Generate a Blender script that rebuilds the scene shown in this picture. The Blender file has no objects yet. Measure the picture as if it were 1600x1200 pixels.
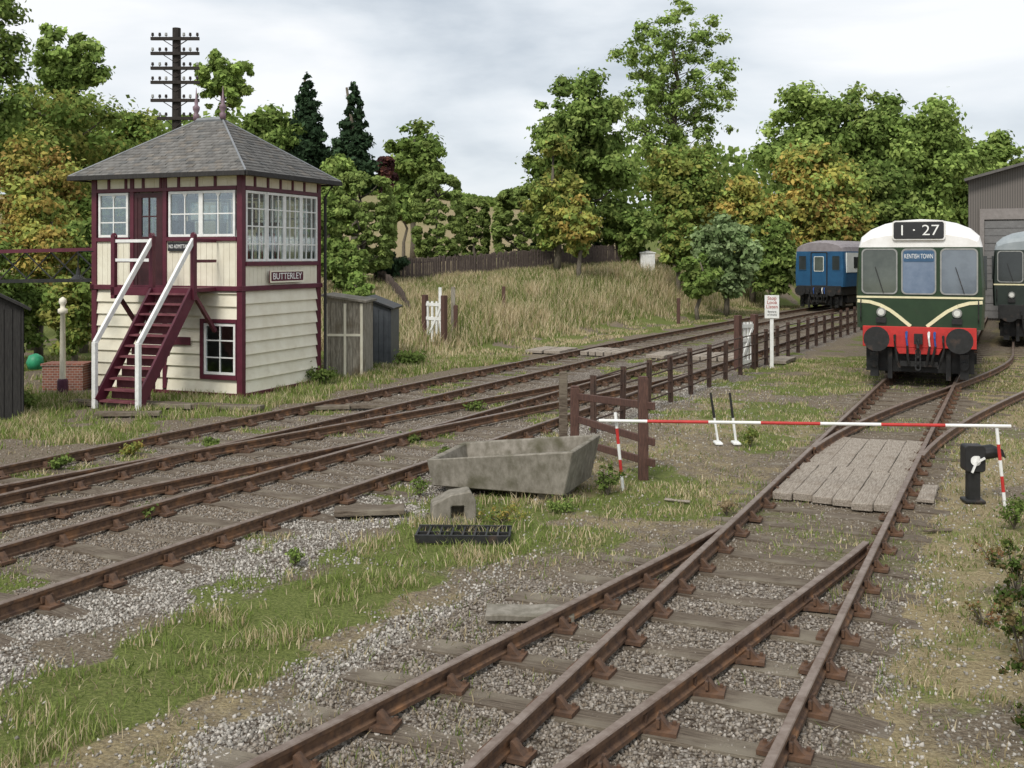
import bpy, math, random
import numpy as np
from mathutils import Vector, Matrix
random.seed(7); RNG=np.random.default_rng(11)
SC=bpy.context.scene; COL=SC.collection
EYE=3.0; F=1660.0
# ---- site survey: bearing / depression of a point on level z -> ground coordinates in metres
def gp(px,py,z=0.0):
    d=(EYE-z)/(py-400.0); return ((px-800)*d, F*d)
def at(px,Y): return (px-800)*Y/F
def hz(py,Y): return EYE+(400-py)*Y/F
def sm(t):
    t=np.clip(t,0,1); return t*t*(3-2*t)
TAB=RNG.random((256,256))
def vn(x,y,s=0):
    x=np.asarray(x,float)+s*17.3; y=np.asarray(y,float)+s*9.7
    xi=np.floor(x).astype(int); yi=np.floor(y).astype(int); fx=x-xi; fy=y-yi
    fx=fx*fx*(3-2*fx); fy=fy*fy*(3-2*fy)
    a=TAB[xi%256,yi%256]; b=TAB[(xi+1)%256,yi%256]; c=TAB[xi%256,(yi+1)%256]; d=TAB[(xi+1)%256,(yi+1)%256]
    return (a*(1-fx)+b*fx)*(1-fy)+(c*(1-fx)+d*fx)*fy
def fbm(x,y,s=0): return .5*vn(x,y,s)+.3*vn(x*2.1,y*2.1,s+1)+.2*vn(x*4.3,y*4.3,s+2)
# main line frame (p along, q across); gentle curve of radius 400 m beyond p=30
MX,MY=.4472,.8944
KC=800.0
def main_pt(p,q):
    q=q+max(0,p-30)**2/KC
    return (MX*p+MY*q, MY*p-MX*q)
def pq(X,Y): return MX*X+MY*Y, MY*X-MX*Y
def sid(X,Y): return (X-.735)*.903-(Y-6.21)*.429
# siding frame
def sid_pt(d,o): # d distance from (0.735,6.21) along, o to the right
    return (.735+.429*d+.903*o, 6.21+.903*d-.429*o)
def hgt(X,Y):
    X=np.asarray(X,float);Y=np.asarray(Y,float)
    p,q=pq(X,Y); qq=q-np.maximum(0,p-30)**2/KC*(p<90)-(p>=90)*4.5
    w=-qq
    rx=sm((X+6)/13)
    bank=(1.75+.75*rx)*sm((w-15.2)/(12.5-5.0*rx))*sm((p-25)/10)
    hill=6.5*sm((Y-72)/70)*sm((30-X)/50)+5*sm((Y-95)/90)
    nz=.05*(fbm(X*.8,Y*.8,3)-.5)*(np.abs(w-10)>4.5)
    nz=nz+.25*(fbm(X*.35,Y*.35,5)-.5)*sm((w-17)/6)*sm((p-26)/8)
    sq=sid(X,Y); nz=nz*np.where((np.abs(sq)<1.8)|((w>5.5)&(w<14.5)),.2,1.0)
    return bank+hill+nz-.01
def H(X,Y): return float(hgt(X,Y))

# ---------------- materials
def newmat(name):
    m=bpy.data.materials.new(name); m.use_nodes=True; return m,m.node_tree.nodes,m.node_tree.links
def mat(name,c1,c2=None,rough=.7,scale=6,metal=0,bump=.15,stretch=(1,1,1),fac=(.35,.65),detail=6,dirt=None,spec=.4):
    m,n,l=newmat(name); b=n['Principled BSDF']
    b.inputs['Roughness'].default_value=rough; b.inputs['Metallic'].default_value=metal
    b.inputs['Specular IOR Level'].default_value=spec
    if c2 is None: c2=tuple(x*.7 for x in c1)
    tc=n.new('ShaderNodeTexCoord'); mp=n.new('ShaderNodeMapping'); mp.inputs['Scale'].default_value=stretch
    nz=n.new('ShaderNodeTexNoise'); nz.inputs['Scale'].default_value=scale; nz.inputs['Detail'].default_value=detail; nz.inputs['Roughness'].default_value=.65
    cr=n.new('ShaderNodeValToRGB'); cr.color_ramp.elements[0].position=fac[0]; cr.color_ramp.elements[1].position=fac[1]
    cr.color_ramp.elements[0].color=(*c2,1); cr.color_ramp.elements[1].color=(*c1,1)
    l.new(tc.outputs['Object'],mp.inputs[0]); l.new(mp.outputs[0],nz.inputs['Vector']); l.new(nz.outputs[0],cr.inputs[0])
    out=cr.outputs[0]
    if dirt:
        n2=n.new('ShaderNodeTexNoise'); n2.inputs['Scale'].default_value=dirt[1]; n2.inputs['Detail'].default_value=5
        r2=n.new('ShaderNodeValToRGB'); r2.color_ramp.elements[0].position=dirt[2]; r2.color_ramp.elements[1].position=dirt[2]+.18
        mx=n.new('ShaderNodeMix'); mx.data_type='RGBA'; mx.inputs[7].default_value=(*dirt[0],1)
        l.new(tc.outputs['Object'],n2.inputs['Vector']); l.new(n2.outputs[0],r2.inputs[0]); l.new(r2.outputs[0],mx.inputs[0]); l.new(out,mx.inputs[6]); out=mx.outputs[2]
    l.new(out,b.inputs['Base Color'])
    if bump:
        bp=n.new('ShaderNodeBump'); bp.inputs['Strength'].default_value=bump; bp.inputs['Distance'].default_value=.02
        l.new(nz.outputs[0],bp.inputs['Height']); l.new(bp.outputs[0],b.inputs['Normal'])
    return m
def tintmat(name,rough=.8,trans=.0,noise=0,simple=False):
    m,n,l=newmat(name); b=n['Principled BSDF']
    a=n.new('ShaderNodeAttribute'); a.attribute_name='tint'
    src=a.outputs['Color']; o=n['Material Output']
    if simple:
        n.remove(b); b=n.new('ShaderNodeBsdfDiffuse'); l.new(src,b.inputs[0]); l.new(b.outputs[0],o.inputs[0])
        if trans:
            t=n.new('ShaderNodeBsdfTranslucent'); l.new(src,t.inputs[0]); mx=n.new('ShaderNodeMixShader'); mx.inputs[0].default_value=trans
            l.new(b.outputs[0],mx.inputs[1]); l.new(t.outputs[0],mx.inputs[2]); l.new(mx.outputs[0],o.inputs[0])
        return m
    b.inputs['Roughness'].default_value=rough; b.inputs['Specular IOR Level'].default_value=.3
    if noise:
        tc=n.new('ShaderNodeTexCoord'); nz=n.new('ShaderNodeTexNoise'); nz.inputs['Scale'].default_value=noise; nz.inputs['Detail'].default_value=5
        r=n.new('ShaderNodeMapRange'); r.inputs[1].default_value=.3; r.inputs[2].default_value=.7; r.inputs[3].default_value=.75; r.inputs[4].default_value=1.15
        mu=n.new('ShaderNodeMix'); mu.data_type='RGBA'; mu.blend_type='MULTIPLY'; mu.inputs[0].default_value=1
        l.new(tc.outputs['Object'],nz.inputs['Vector']); l.new(nz.outputs[0],r.inputs[0]); l.new(src,mu.inputs[6]); l.new(r.outputs[0],mu.inputs[7]); src=mu.outputs[2]
        bp=n.new('ShaderNodeBump'); bp.inputs['Strength'].default_value=.3; bp.inputs['Distance'].default_value=.01
        l.new(nz.outputs[0],bp.inputs['Height']); l.new(bp.outputs[0],b.inputs['Normal'])
    l.new(src,b.inputs['Base Color'])
    return m
def glassmat(name,tint=(.8,.85,.85),refl=.35):
    m,n,l=newmat(name); n.remove(n['Principled BSDF'])
    t=n.new('ShaderNodeBsdfTransparent'); t.inputs[0].default_value=(*tint,1)
    g=n.new('ShaderNodeBsdfGlossy'); g.inputs['Roughness'].default_value=.04; g.inputs[0].default_value=(.9,.95,1,1)
    mx=n.new('ShaderNodeMixShader'); mx.inputs[0].default_value=refl
    l.new(t.outputs[0],mx.inputs[1]); l.new(g.outputs[0],mx.inputs[2]); l.new(mx.outputs[0],n['Material Output'].inputs[0]); return m
M_maroon=mat('maroon_paint',(.115,.022,.038),(.08,.015,.026),.45,5,bump=.05)
M_cream=mat('cream_paint',(.8,.76,.62),(.7,.65,.51),.6,3,bump=.05,dirt=((.48,.43,.32),1.7,.68))
M_white=mat('white_paint',(.84,.84,.82),(.68,.68,.64),.5,7,bump=.05)
M_lead=mat('lead_sheet',(.25,.26,.27),(.17,.18,.19),.6,4)
M_dark=mat('dark_interior',(.05,.045,.04),(.03,.03,.03),.8,4)
M_black=mat('black_iron',(.022,.022,.022),(.012,.012,.011),.55,9,dirt=((.06,.04,.03),5,.58))
M_rust=mat('rusty_rail_steel',(.16,.09,.05),(.07,.04,.027),.8,14,bump=.2,dirt=((.26,.13,.06),5,.54))
M_chair=mat('rusty_cast_chair',(.14,.075,.042),(.06,.037,.026),.85,14,bump=.2)
M_railtop=mat('worn_rail_head',(.28,.22,.18),(.16,.11,.08),.42,9,metal=.4,bump=.05)
M_fpost=mat('dark_rusty_fence_steel',(.085,.048,.034),(.04,.026,.02),.8,9,bump=.1)
M_sleeper=mat('weathered_sleeper_timber',(.2,.165,.125),(.075,.056,.042),.95,9,stretch=(.7,9,6),bump=.8,dirt=((.22,.19,.145),2.2,.48),spec=.15)
M_plank=mat('weathered_grey_timber',(.42,.37,.31),(.2,.165,.13),.95,9,stretch=(9,.7,6),bump=.9,dirt=((.18,.14,.1),2,.6),spec=.15)
M_conc=mat('weathered_concrete',(.27,.245,.205),(.15,.135,.105),.92,11,bump=.5,stretch=(1,1,.6),dirt=((.1,.092,.06),3.1,.54),spec=.2,detail=10)
M_brownw=mat('stained_brown_timber',(.12,.062,.045),(.06,.032,.026),.85,8,stretch=(6,6,1),bump=.4)
M_fence=mat('aged_fence_timber',(.13,.1,.085),(.055,.042,.036),.9,6,stretch=(6,6,1),bump=.4)
M_greyw=mat('grey_shed_timber',(.36,.33,.27),(.15,.13,.1),.9,5,stretch=(8,8,1),bump=.3,dirt=((.15,.12,.08),2,.54))
M_blackw=mat('tarred_timber',(.04,.037,.034),(.02,.018,.017),.8,6,stretch=(8,8,1),bump=.3)
M_red=mat('red_paint',(.55,.035,.03),(.4,.03,.025),.5,8)
M_poste=mat('cream_painted_post',(.82,.77,.64),(.68,.63,.5),.7,6,bump=.05)
M_brick,n_,l_=newmat('red_brick')
bt=n_.new('ShaderNodeTexBrick'); bt.inputs['Scale'].default_value=4.5; bt.inputs['Color1'].default_value=(.26,.09,.055,1); bt.inputs['Color2'].default_value=(.17,.065,.045,1); bt.inputs['Mortar'].default_value=(.3,.27,.23,1); bt.inputs['Mortar Size'].default_value=.025
tc=n_.new('ShaderNodeTexCoord'); mp=n_.new('ShaderNodeMapping'); mp.inputs['Rotation'].default_value=(math.radians(90),0,0)
l_.new(tc.outputs['Object'],mp.inputs[0]); l_.new(mp.outputs[0],bt.inputs[0]); l_.new(bt.outputs[0],n_['Principled BSDF'].inputs[0]); n_['Principled BSDF'].inputs['Roughness'].default_value=.9
M_glass=glassmat('window_glass',(.85,.9,.9),.2)
M_vglass=mat('grey_windscreen_glass',(.11,.125,.105),(.06,.072,.06),.06,.9,bump=0,spec=1.0,fac=(.4,.6))  # grey-green base colour stands in for reflections on the glass
M_vglass2=mat('blue_grey_windscreen_glass',(.15,.18,.21),(.09,.11,.135),.06,.9,bump=0,spec=1.0,fac=(.4,.6))  # paler copy for the right pane, its reflection painted into the base
M_green=mat('dark_green_coach_paint',(.028,.055,.026),(.02,.04,.02),.3,3,bump=.02,dirt=((.04,.048,.03),2,.6))
M_dgrey=mat('dark_olive_coach_paint',(.03,.042,.034),(.022,.03,.025),.35,3,bump=.02)
M_wroof=mat('white_coach_roof',(.85,.84,.82),(.72,.7,.66),.6,3,bump=.02)
M_groof=mat('silver_coach_roof',(.3,.33,.34),(.23,.26,.27),.5,3,bump=.02)
M_silver=mat('silver_window_trim',(.4,.4,.38),(.3,.3,.28),.35,8,metal=.5,bump=0)
M_lining=mat('cream_lining',(.78,.72,.46),(.68,.62,.4),.5,8,bump=0)
M_blind=mat('blue_blind',(.05,.11,.2),(.04,.09,.16),.3,4,bump=0)
M_bluerefl=mat('blue_grey_painted_reflection',(.17,.22,.3),(.1,.145,.22),.1,2,bump=0,spec=1)  # centre pane glass, with its bluish reflection put into the colour
M_blk2=mat('black_blind',(.03,.03,.032),(.022,.022,.024),.4,4,bump=0)
M_text=mat('white_lettering',(.85,.85,.82),(.78,.78,.75),.6,8,bump=0)
M_rtext=mat('red_lettering',(.4,.05,.04),(.36,.04,.03),.6,8,bump=0)
M_btext=mat('black_lettering',(.02,.02,.02),(.02,.02,.02),.6,8,bump=0)
M_blue=mat('blue_coach_paint',(.022,.095,.19),(.017,.07,.15),.4,3,bump=.02)
M_cgrey=mat('pale_grey_coach_band',(.72,.74,.69),(.62,.64,.6),.5,3,bump=.02)
M_mroof=mat('faded_grey_roof',(.27,.245,.25),(.2,.175,.18),.6,3,bump=.02)
M_lamp=mat('lamp_lens',(.7,.7,.65),(.6,.6,.55),.15,8,bump=0,spec=1)
M_hose=mat('blue_hose',(.03,.1,.35),(.02,.07,.25),.5,8,bump=0)
M_slate=tintmat('slate_tiles',.75,noise=9)
M_leaf=tintmat('leaf_foliage',trans=.3,simple=True)
M_grass=tintmat('grass_blades',trans=.3,simple=True)
M_stone=tintmat('ballast_stones',simple=True)
M_bark=mat('tree_bark',(.17,.145,.11),(.08,.068,.05),.95,6,stretch=(3,3,1),bump=.6)
M_pole=mat('creosoted_pole',(.035,.027,.023),(.02,.016,.013),.8,6,bump=.2)
M_ceram=mat('ceramic_insulator',(.4,.4,.38),(.2,.2,.18),.3,9,bump=0)
M_gbag=mat('green_plastic',(.03,.3,.14),(.02,.2,.1),.5,9,bump=0)

# ---------------- mesh tools
class MB:
    def __init__(s): s.v=[];s.f=[];s.m=[];s.T=None
    def add(s,vs,fs,mi=0):
        o=len(s.v)
        if s.T: vs=[s.T(*v) for v in vs]
        s.v+= [tuple(v) for v in vs]; s.f+=[tuple(i+o for i in f) for f in fs]; s.m+=[mi]*len(fs)
    def box(s,x0,x1,y0,y1,z0,z1,mi=0):
        s.add([(x0,y0,z0),(x1,y0,z0),(x1,y1,z0),(x0,y1,z0),(x0,y0,z1),(x1,y0,z1),(x1,y1,z1),(x0,y1,z1)],
              [(0,3,2,1),(4,5,6,7),(0,1,5,4),(1,2,6,5),(2,3,7,6),(3,0,4,7)],mi)
    def beam(s,p,q,w,h,mi=0,up=(0,0,1)):
        p=Vector(p);q=Vector(q);d=(q-p).normalized();u=Vector(up)
        if abs(d.dot(u))>.99:u=Vector((0,1,0))
        a=d.cross(u).normalized()*w/2; b=a.cross(d).normalized()*h/2
        s.add([p-a-b,p+a-b,p+a+b,p-a+b,q-a-b,q+a-b,q+a+b,q-a+b],[(0,1,2,3),(7,6,5,4),(0,4,5,1),(1,5,6,2),(2,6,7,3),(3,7,4,0)],mi)
    def tube(s,pts,rad,n=8,mi=0,cap=True):
        pts=[Vector(p) for p in pts]; 
        if not hasattr(rad,'__len__'): rad=[rad]*len(pts)
        vs=[];fs=[]
        for i,p in enumerate(pts):
            d=(pts[min(i+1,len(pts)-1)]-pts[max(i-1,0)]).normalized()
            u=Vector((0,0,1)) if abs(d.z)<.95 else Vector((1,0,0))
            a=d.cross(u).normalized(); b=a.cross(d).normalized()
            for k in range(n):
                t=2*math.pi*k/n; vs.append(p+(a*math.cos(t)+b*math.sin(t))*rad[i])
        for i in range(len(pts)-1):
            for k in range(n):
                fs.append((i*n+k,i*n+(k+1)%n,(i+1)*n+(k+1)%n,(i+1)*n+k))
        if cap: fs.append(tuple(range(n))[::-1]); fs.append(tuple((len(pts)-1)*n+k for k in range(n)))
        s.add(vs,fs,mi)
    def prism(s,poly,y0,y1,mi=0): # poly in xz
        n=len(poly); vs=[(x,y0,z) for x,z in poly]+[(x,y1,z) for x,z in poly]
        s.add(vs,[tuple(range(n)),tuple(range(2*n-1,n-1,-1))]+[(i,i+n,(i+1)%n+n,(i+1)%n) for i in range(n)],mi)
    def ring(s,o,i,y0,y1,mi=0):
        n=len(o); vs=[(x,y0,z) for x,z in o]+[(x,y0,z) for x,z in i]+[(x,y1,z) for x,z in o]+[(x,y1,z) for x,z in i]
        fs=[]
        for k in range(n):
            j=(k+1)%n; fs+=[(k,j,n+j,n+k),(2*n+k,3*n+k,3*n+j,2*n+j),(k,2*n+k,2*n+j,j),(n+k,n+j,3*n+j,3*n+k)]
        s.add(vs,fs,mi)
    def obj(s,name,mats,parent=None,smooth=False,bevel=0,label=None):
        me=bpy.data.meshes.new(name); me.from_pydata(s.v,[],s.f)
        if not isinstance(mats,(list,tuple)): mats=[mats]
        for m in mats: me.materials.append(m)
        me.polygons.foreach_set('material_index',s.m)
        if smooth: me.polygons.foreach_set('use_smooth',[True]*len(s.f))
        me.update()
        import bmesh
        bm=bmesh.new(); bm.from_mesh(me); bmesh.ops.recalc_face_normals(bm,faces=bm.faces); bm.to_mesh(me); bm.free()
        o=bpy.data.objects.new(name,me); COL.objects.link(o)
        if parent: o.parent=parent
        if bevel:
            b=o.modifiers.new('b','BEVEL'); b.width=bevel; b.segments=1; b.limit_method='ANGLE'
        if label:o['label']=label
        return o
def rrect(x0,x1,z0,z1,r,n=4):
    P=[]
    for cx,cz,a in ((x1-r,z1-r,0),(x0+r,z1-r,90),(x0+r,z0+r,180),(x1-r,z0+r,270)):
        for k in range(n+1):
            t=math.radians(a+90*k/n); P.append((cx+r*math.cos(t),cz+r*math.sin(t)))
    return P
def root(name,label,cat,loc=(0,0,0),rz=0,scale=1,group=None):
    e=bpy.data.objects.new(name,None); COL.objects.link(e); e.location=loc; e.rotation_euler=(0,0,rz); e.scale=(scale,)*3
    e.empty_display_size=.3; e['label']=label; e['category']=cat
    if group:e['group']=group
    return e
def top(o,label,cat,group=None,loc=None,rz=None):
    o['label']=label;o['category']=cat
    if group:o['group']=group
    if loc:o.location=loc
    if rz is not None:o.rotation_euler=(0,0,rz)
    return o
def text(s,size,loc,rot,parent,m,name='lettering',width=None,ext=.002,bold=.012):
    cu=bpy.data.curves.new(name,'FONT'); cu.body=s; cu.size=size; cu.align_x='CENTER'; cu.align_y='CENTER'; cu.extrude=ext; cu.offset=size*bold
    t=bpy.data.objects.new('tmp',cu); COL.objects.link(t)
    dg=bpy.context.evaluated_depsgraph_get(); me=bpy.data.meshes.new_from_object(t.evaluated_get(dg)); bpy.data.objects.remove(t)
    me.materials.clear(); me.materials.append(m)
    o=bpy.data.objects.new(name,me); COL.objects.link(o); o.parent=parent; o.location=loc; o.rotation_euler=rot
    if width:
        w=max(v.co.x for v in me.vertices)-min(v.co.x for v in me.vertices)
        for v in me.vertices: v.co.x*=width/w
    return o
def npmesh(name,V,Fc,m,tint=None,parent=None):
    V=np.asarray(V,np.float32);Fc=np.asarray(Fc,np.int32);k=Fc.shape[1]
    me=bpy.data.meshes.new(name); me.vertices.add(len(V)); me.vertices.foreach_set('co',V.ravel())
    me.loops.add(Fc.size); me.loops.foreach_set('vertex_index',Fc.ravel()); me.polygons.add(len(Fc))
    me.polygons.foreach_set('loop_start',np.arange(0,Fc.size,k,dtype=np.int32)); me.update(calc_edges=True); me.validate()
    if tint is not None:
        a=me.color_attributes.new('tint','FLOAT_COLOR','POINT'); c=np.ones((len(V),4),np.float32); c[:,:3]=tint; a.data.foreach_set('color',c.ravel())
    me.materials.append(m); o=bpy.data.objects.new(name,me); COL.objects.link(o)
    if parent:o.parent=parent
    return o

# ---------------- sky / light / camera
w=bpy.data.worlds.new('World'); SC.world=w; w.use_nodes=True; n=w.node_tree.nodes;l=w.node_tree.links; n.clear()
SE,SR=math.radians(46),math.radians(205)
sk=n.new('ShaderNodeTexSky'); sk.sky_type='NISHITA'; sk.sun_disc=False; sk.sun_elevation=SE; sk.sun_rotation=SR
b1=n.new('ShaderNodeBackground'); b1.inputs[1].default_value=.1; l.new(sk.outputs[0],b1.inputs[0])
tc=n.new('ShaderNodeTexCoord'); mp=n.new('ShaderNodeMapping'); mp.inputs['Scale'].default_value=(1.0,1.0,3.2); mp.inputs['Location'].default_value=(.35,.2,.1)
nz=n.new('ShaderNodeTexNoise'); nz.inputs['Scale'].default_value=2.3; nz.inputs['Detail'].default_value=7; nz.inputs['Roughness'].default_value=.5; nz.inputs['Distortion'].default_value=.25
cr=n.new('ShaderNodeValToRGB'); e=cr.color_ramp.elements; e[0].position=.36; e[0].color=(.48,.53,.585,1); e[1].position=.58; e[1].color=(.84,.85,.865,1); ee=e.new(.46); ee.color=(.66,.70,.74,1)
l.new(tc.outputs['Generated'],mp.inputs[0]); l.new(mp.outputs[0],nz.inputs['Vector']); l.new(nz.outputs[0],cr.inputs[0])
b2=n.new('ShaderNodeBackground'); b2.inputs[1].default_value=1.26; l.new(cr.outputs[0],b2.inputs[0])
mx=n.new('ShaderNodeMixShader'); mx.inputs[0].default_value=.9; l.new(b1.outputs[0],mx.inputs[1]); l.new(b2.outputs[0],mx.inputs[2])
wo=n.new('ShaderNodeOutputWorld'); l.new(mx.outputs[0],wo.inputs[0])
sl=bpy.data.lights.new('sun','SUN'); sl.energy=2.7; sl.angle=math.radians(16); sl.color=(1,.96,.9)
so=bpy.data.objects.new('sun',sl); COL.objects.link(so)
az=SR; sd=Vector((math.sin(az)*math.cos(SE),math.cos(az)*math.cos(SE),math.sin(SE)))
so.rotation_euler=sd.to_track_quat('Z','Y').to_euler(); so.location=(-10,-10,20)
cam=bpy.data.cameras.new('camera'); co=bpy.data.objects.new('camera',cam); COL.objects.link(co); SC.camera=co
co.location=(0,0,EYE); co.rotation_euler=(math.radians(90),0,0); cam.sensor_width=36; cam.lens=36*F/1600; cam.shift_y=-200/1600; cam.clip_end=2000; cam.clip_start=.1
SC.view_settings.view_transform='Standard'; SC.view_settings.look='None'; SC.view_settings.exposure=0

# ---------------- ground
def masks(X,Y):
    p,q=pq(X,Y); qq=q-np.where(p<90,np.maximum(0,p-30)**2/KC,4.5); wv=-qq; sq=sid(X,Y)
    n1=fbm(X*.9,Y*.9,11); n2=fbm(X*.35,Y*.35,12); wj=(n1-.5)*1.7
    main=sm((wv+wj-6.3)/.5)*sm((13.6+wj-wv)/.6)
    sidb=sm((sq+2.9+wj)/.5)*sm((1.25+wj-sq)/.4)*(1-.85*sm((Y-9.0)/2.0))
    gap=sm((sq+4+wj)/.4)*sm((5.0+wj*.7-wv)/.4)*sm((10.6-Y)/1.5)*(sq<0)
    bal=np.clip(np.maximum.reduce([main,sidb*.72,gap*.95]),0,1)*sm((60-p)/10)
    strip=sm((wv+wj-4.7)/.4)*sm((6.7+wj-wv)/.4)*sm((12.8-Y)/1.0)*(.3+.7*sm((n2-.35)/.15))
    mid=(wv<7)*(sq<-1)*sm((Y-9.5)/2)*sm((n1-.44)/.12)*.65
    midr=(sq>1.1)*sm((n1-.52)/.12)*.42
    left=sm((wv-13.6+wj)/.5)*sm((n1-.3)/.15)*.95
    insid=(np.abs(sq)<3)*sm((n2-.5)/.1)*sm((Y-7)/3)*.4
    patch=main*sm((n1-.60)/.06)*.75
    g=np.clip(np.maximum.reduce([strip,mid,midr,left,insid])*(1-main*.9)+patch,0,1)
    g=np.where(Y<12,g*(1-gap*.8),g)
    bank=sm((wv-15)/3)*sm((p-25)/5)
    dry=np.clip(np.maximum.reduce([(sq>1.1)*.75*sm((n2-.3)/.2),bank*(.65+.35*sm((n2-.4)/.2)),(wv<6.3)*(sq<-1.0)*.45*n2*2,strip*.55*n1]),0,1)
    far=sm((Y-68)/8); dry=np.where(Y>68,np.maximum(dry*.5,.98*far*(X<14)),dry); g=np.where((Y>68)&(X<14),np.maximum(g*(1-far),.45*sm((n2-.4)/.2)),g)
    return g,bal,dry,main
def axis(lo,hi,a,b,st,gr=1.13):
    xs=list(np.arange(a,b,st)); s=st; x=xs[-1]
    while x<hi: s*=gr; x+=s; xs.append(x)
    s=st;x=a;pre=[]
    while x>lo: s*=gr;x-=s;pre.append(x)
    return np.array(pre[::-1]+xs)
xs=axis(-500,500,-13,15,.11); ys=axis(-60,900,4.5,30,.11,1.08)
GX,GY=np.meshgrid(xs,ys); GZ=hgt(GX,GY)
nx,ny=len(xs),len(ys); idx=np.arange(nx*ny).reshape(ny,nx)
Fq=np.stack([idx[:-1,:-1],idx[:-1,1:],idx[1:,1:],idx[1:,:-1]],-1).reshape(-1,4)
g_,b_,d_,m_=masks(GX.ravel(),GY.ravel())
def groundmat():
    m,n,l=newmat('ground_cover'); b=n['Principled BSDF']; b.inputs['Roughness'].default_value=.95; b.inputs['Specular IOR Level'].default_value=.1
    at_=n.new('ShaderNodeAttribute'); at_.attribute_name='tint'; sep=n.new('ShaderNodeSeparateColor'); l.new(at_.outputs['Color'],sep.inputs[0])
    tc=n.new('ShaderNodeTexCoord')
    def noise(s,d=8,r=.65):
        x=n.new('ShaderNodeTexNoise'); x.inputs['Scale'].default_value=s; x.inputs['Detail'].default_value=d; x.inputs['Roughness'].default_value=r; l.new(tc.outputs['Object'],x.inputs['Vector']); return x.outputs[0]
    def ramp(src,*els):
        r=n.new('ShaderNodeValToRGB'); e=r.color_ramp.elements; e[0].position,e[0].color=els[0][0],(*els[0][1],1); e[1].position,e[1].color=els[-1][0],(*els[-1][1],1)
        for q in els[1:-1]: k=e.new(q[0]); k.color=(*q[1],1)
        l.new(src,r.inputs[0]); return r.outputs[0]
    def mixc(f,a,c):
        x=n.new('ShaderNodeMix'); x.data_type='RGBA'; l.new(f,x.inputs[0]); l.new(a,x.inputs[6]); l.new(c,x.inputs[7]); return x.outputs[2]
    def soft(mask,nsrc):
        a=n.new('ShaderNodeMath'); a.operation='ADD'; l.new(mask,a.inputs[0]); l.new(nsrc,a.inputs[1])
        r=n.new('ShaderNodeMapRange'); r.inputs[1].default_value=.85; r.inputs[2].default_value=1.1; l.new(a.outputs[0],r.inputs[0]); return r.outputs[0]
    nf=noise(30,6,.8); nm=noise(3.5,7,.75)
    dirt=ramp(nf,(.3,(.085,.065,.045)),(.5,(.175,.14,.1)),(.68,(.33,.29,.23)))
    vor=n.new('ShaderNodeTexVoronoi'); vor.inputs['Scale'].default_value=32; l.new(tc.outputs['Object'],vor.inputs['Vector'])
    vs=n.new('ShaderNodeSeparateColor'); l.new(vor.outputs['Color'],vs.inputs[0])
    st=ramp(vs.outputs[0],(0,(.14,.115,.09)),(.4,(.26,.225,.19)),(1,(.47,.43,.38)))
    dk=ramp(vor.outputs['Distance'],(.25,(1,1,1)),(.75,(.3,.26,.22)))
    mu=n.new('ShaderNodeMix'); mu.data_type='RGBA'; mu.blend_type='MULTIPLY'; mu.inputs[0].default_value=1; l.new(st,mu.inputs[6]); l.new(dk,mu.inputs[7])
    gr=ramp(nf,(.3,(.065,.08,.022)),(.5,(.135,.16,.045)),(.7,(.23,.235,.09)))
    sw=ramp(nf,(.3,(.17,.13,.07)),(.5,(.29,.235,.135)),(.7,(.43,.36,.22)))
    c=mixc(soft(sep.outputs[2],nm),dirt,sw); c=mixc(soft(sep.outputs[1],nm),c,mu.outputs[2]); c=mixc(soft(sep.outputs[0],nm),c,gr)
    l.new(c,b.inputs['Base Color'])
    ad=n.new('ShaderNodeMath'); ad.operation='SUBTRACT'; l.new(nf,ad.inputs[0]); l.new(vor.outputs['Distance'],ad.inputs[1])
    bp=n.new('ShaderNodeBump'); bp.inputs['Strength'].default_value=.8; bp.inputs['Distance'].default_value=.03; l.new(ad.outputs[0],bp.inputs['Height']); l.new(bp.outputs[0],b.inputs['Normal'])
    return m
gnd=npmesh('ground',np.stack([GX.ravel(),GY.ravel(),GZ.ravel()],-1),Fq,groundmat(),np.stack([g_,b_,d_],-1)); gnd['kind']='structure'

# ---------------- ballast stones
def stones(name,P,size,cols):
    N=len(P); base=np.array([(1,0,0),(-1,0,0),(0,1,0),(0,-1,0),(0,0,1),(0,0,-1)],float)
    V=base[None]*(.7+.6*RNG.random((N,6,1)))*size[:,None,None]
    V=V*(.6+.8*RNG.random((N,1,3)))
    a=RNG.random(N)*6.28; b=RNG.random(N)*3
    def rot(V,a,i,j):
        c,s=np.cos(a)[:,None],np.sin(a)[:,None]; x=V[...,i].copy();y=V[...,j].copy(); V[...,i]=x*c-y*s; V[...,j]=x*s+y*c
    rot(V,b,0,2); rot(V,a,0,1); V=V+P[:,None]
    f=np.array([(0,2,4),(2,1,4),(1,3,4),(3,0,4),(2,0,5),(1,2,5),(3,1,5),(0,3,5)])
    Fc=(np.arange(N)[:,None,None]*6+f[None]).reshape(-1,3)
    return npmesh(name,V.reshape(-1,3),Fc,M_stone,np.repeat(cols,6,axis=0))
X=RNG.uniform(-12,9,800000); Y=5.2+RNG.random(800000)**1.6*20
g,b,d,mn=masks(X,Y)
vis=(np.abs(X)<Y*.53+.5); insd=(np.abs(sid(X,Y)+.6)<1.7)
keep=vis&(RNG.random(len(X))<(b*(1-g)*.85*(1-.5*(Y>13))*(1-.35*insd)+.1*(1-g))); X,Y,mn=X[keep][:115000],Y[keep][:115000],mn[keep][:115000]
sz=RNG.uniform(.006,.0185,len(X)); t=RNG.random(len(X))**1.5; insd=(np.abs(sid(X,Y)+.6)<1.7)
rusty=((-(pq(X,Y)[1])>7.6)*1.0)*(.25+.6*RNG.random(len(X)))+.2*RNG.random(len(X))+insd*(.2+.45*RNG.random(len(X)))
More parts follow.
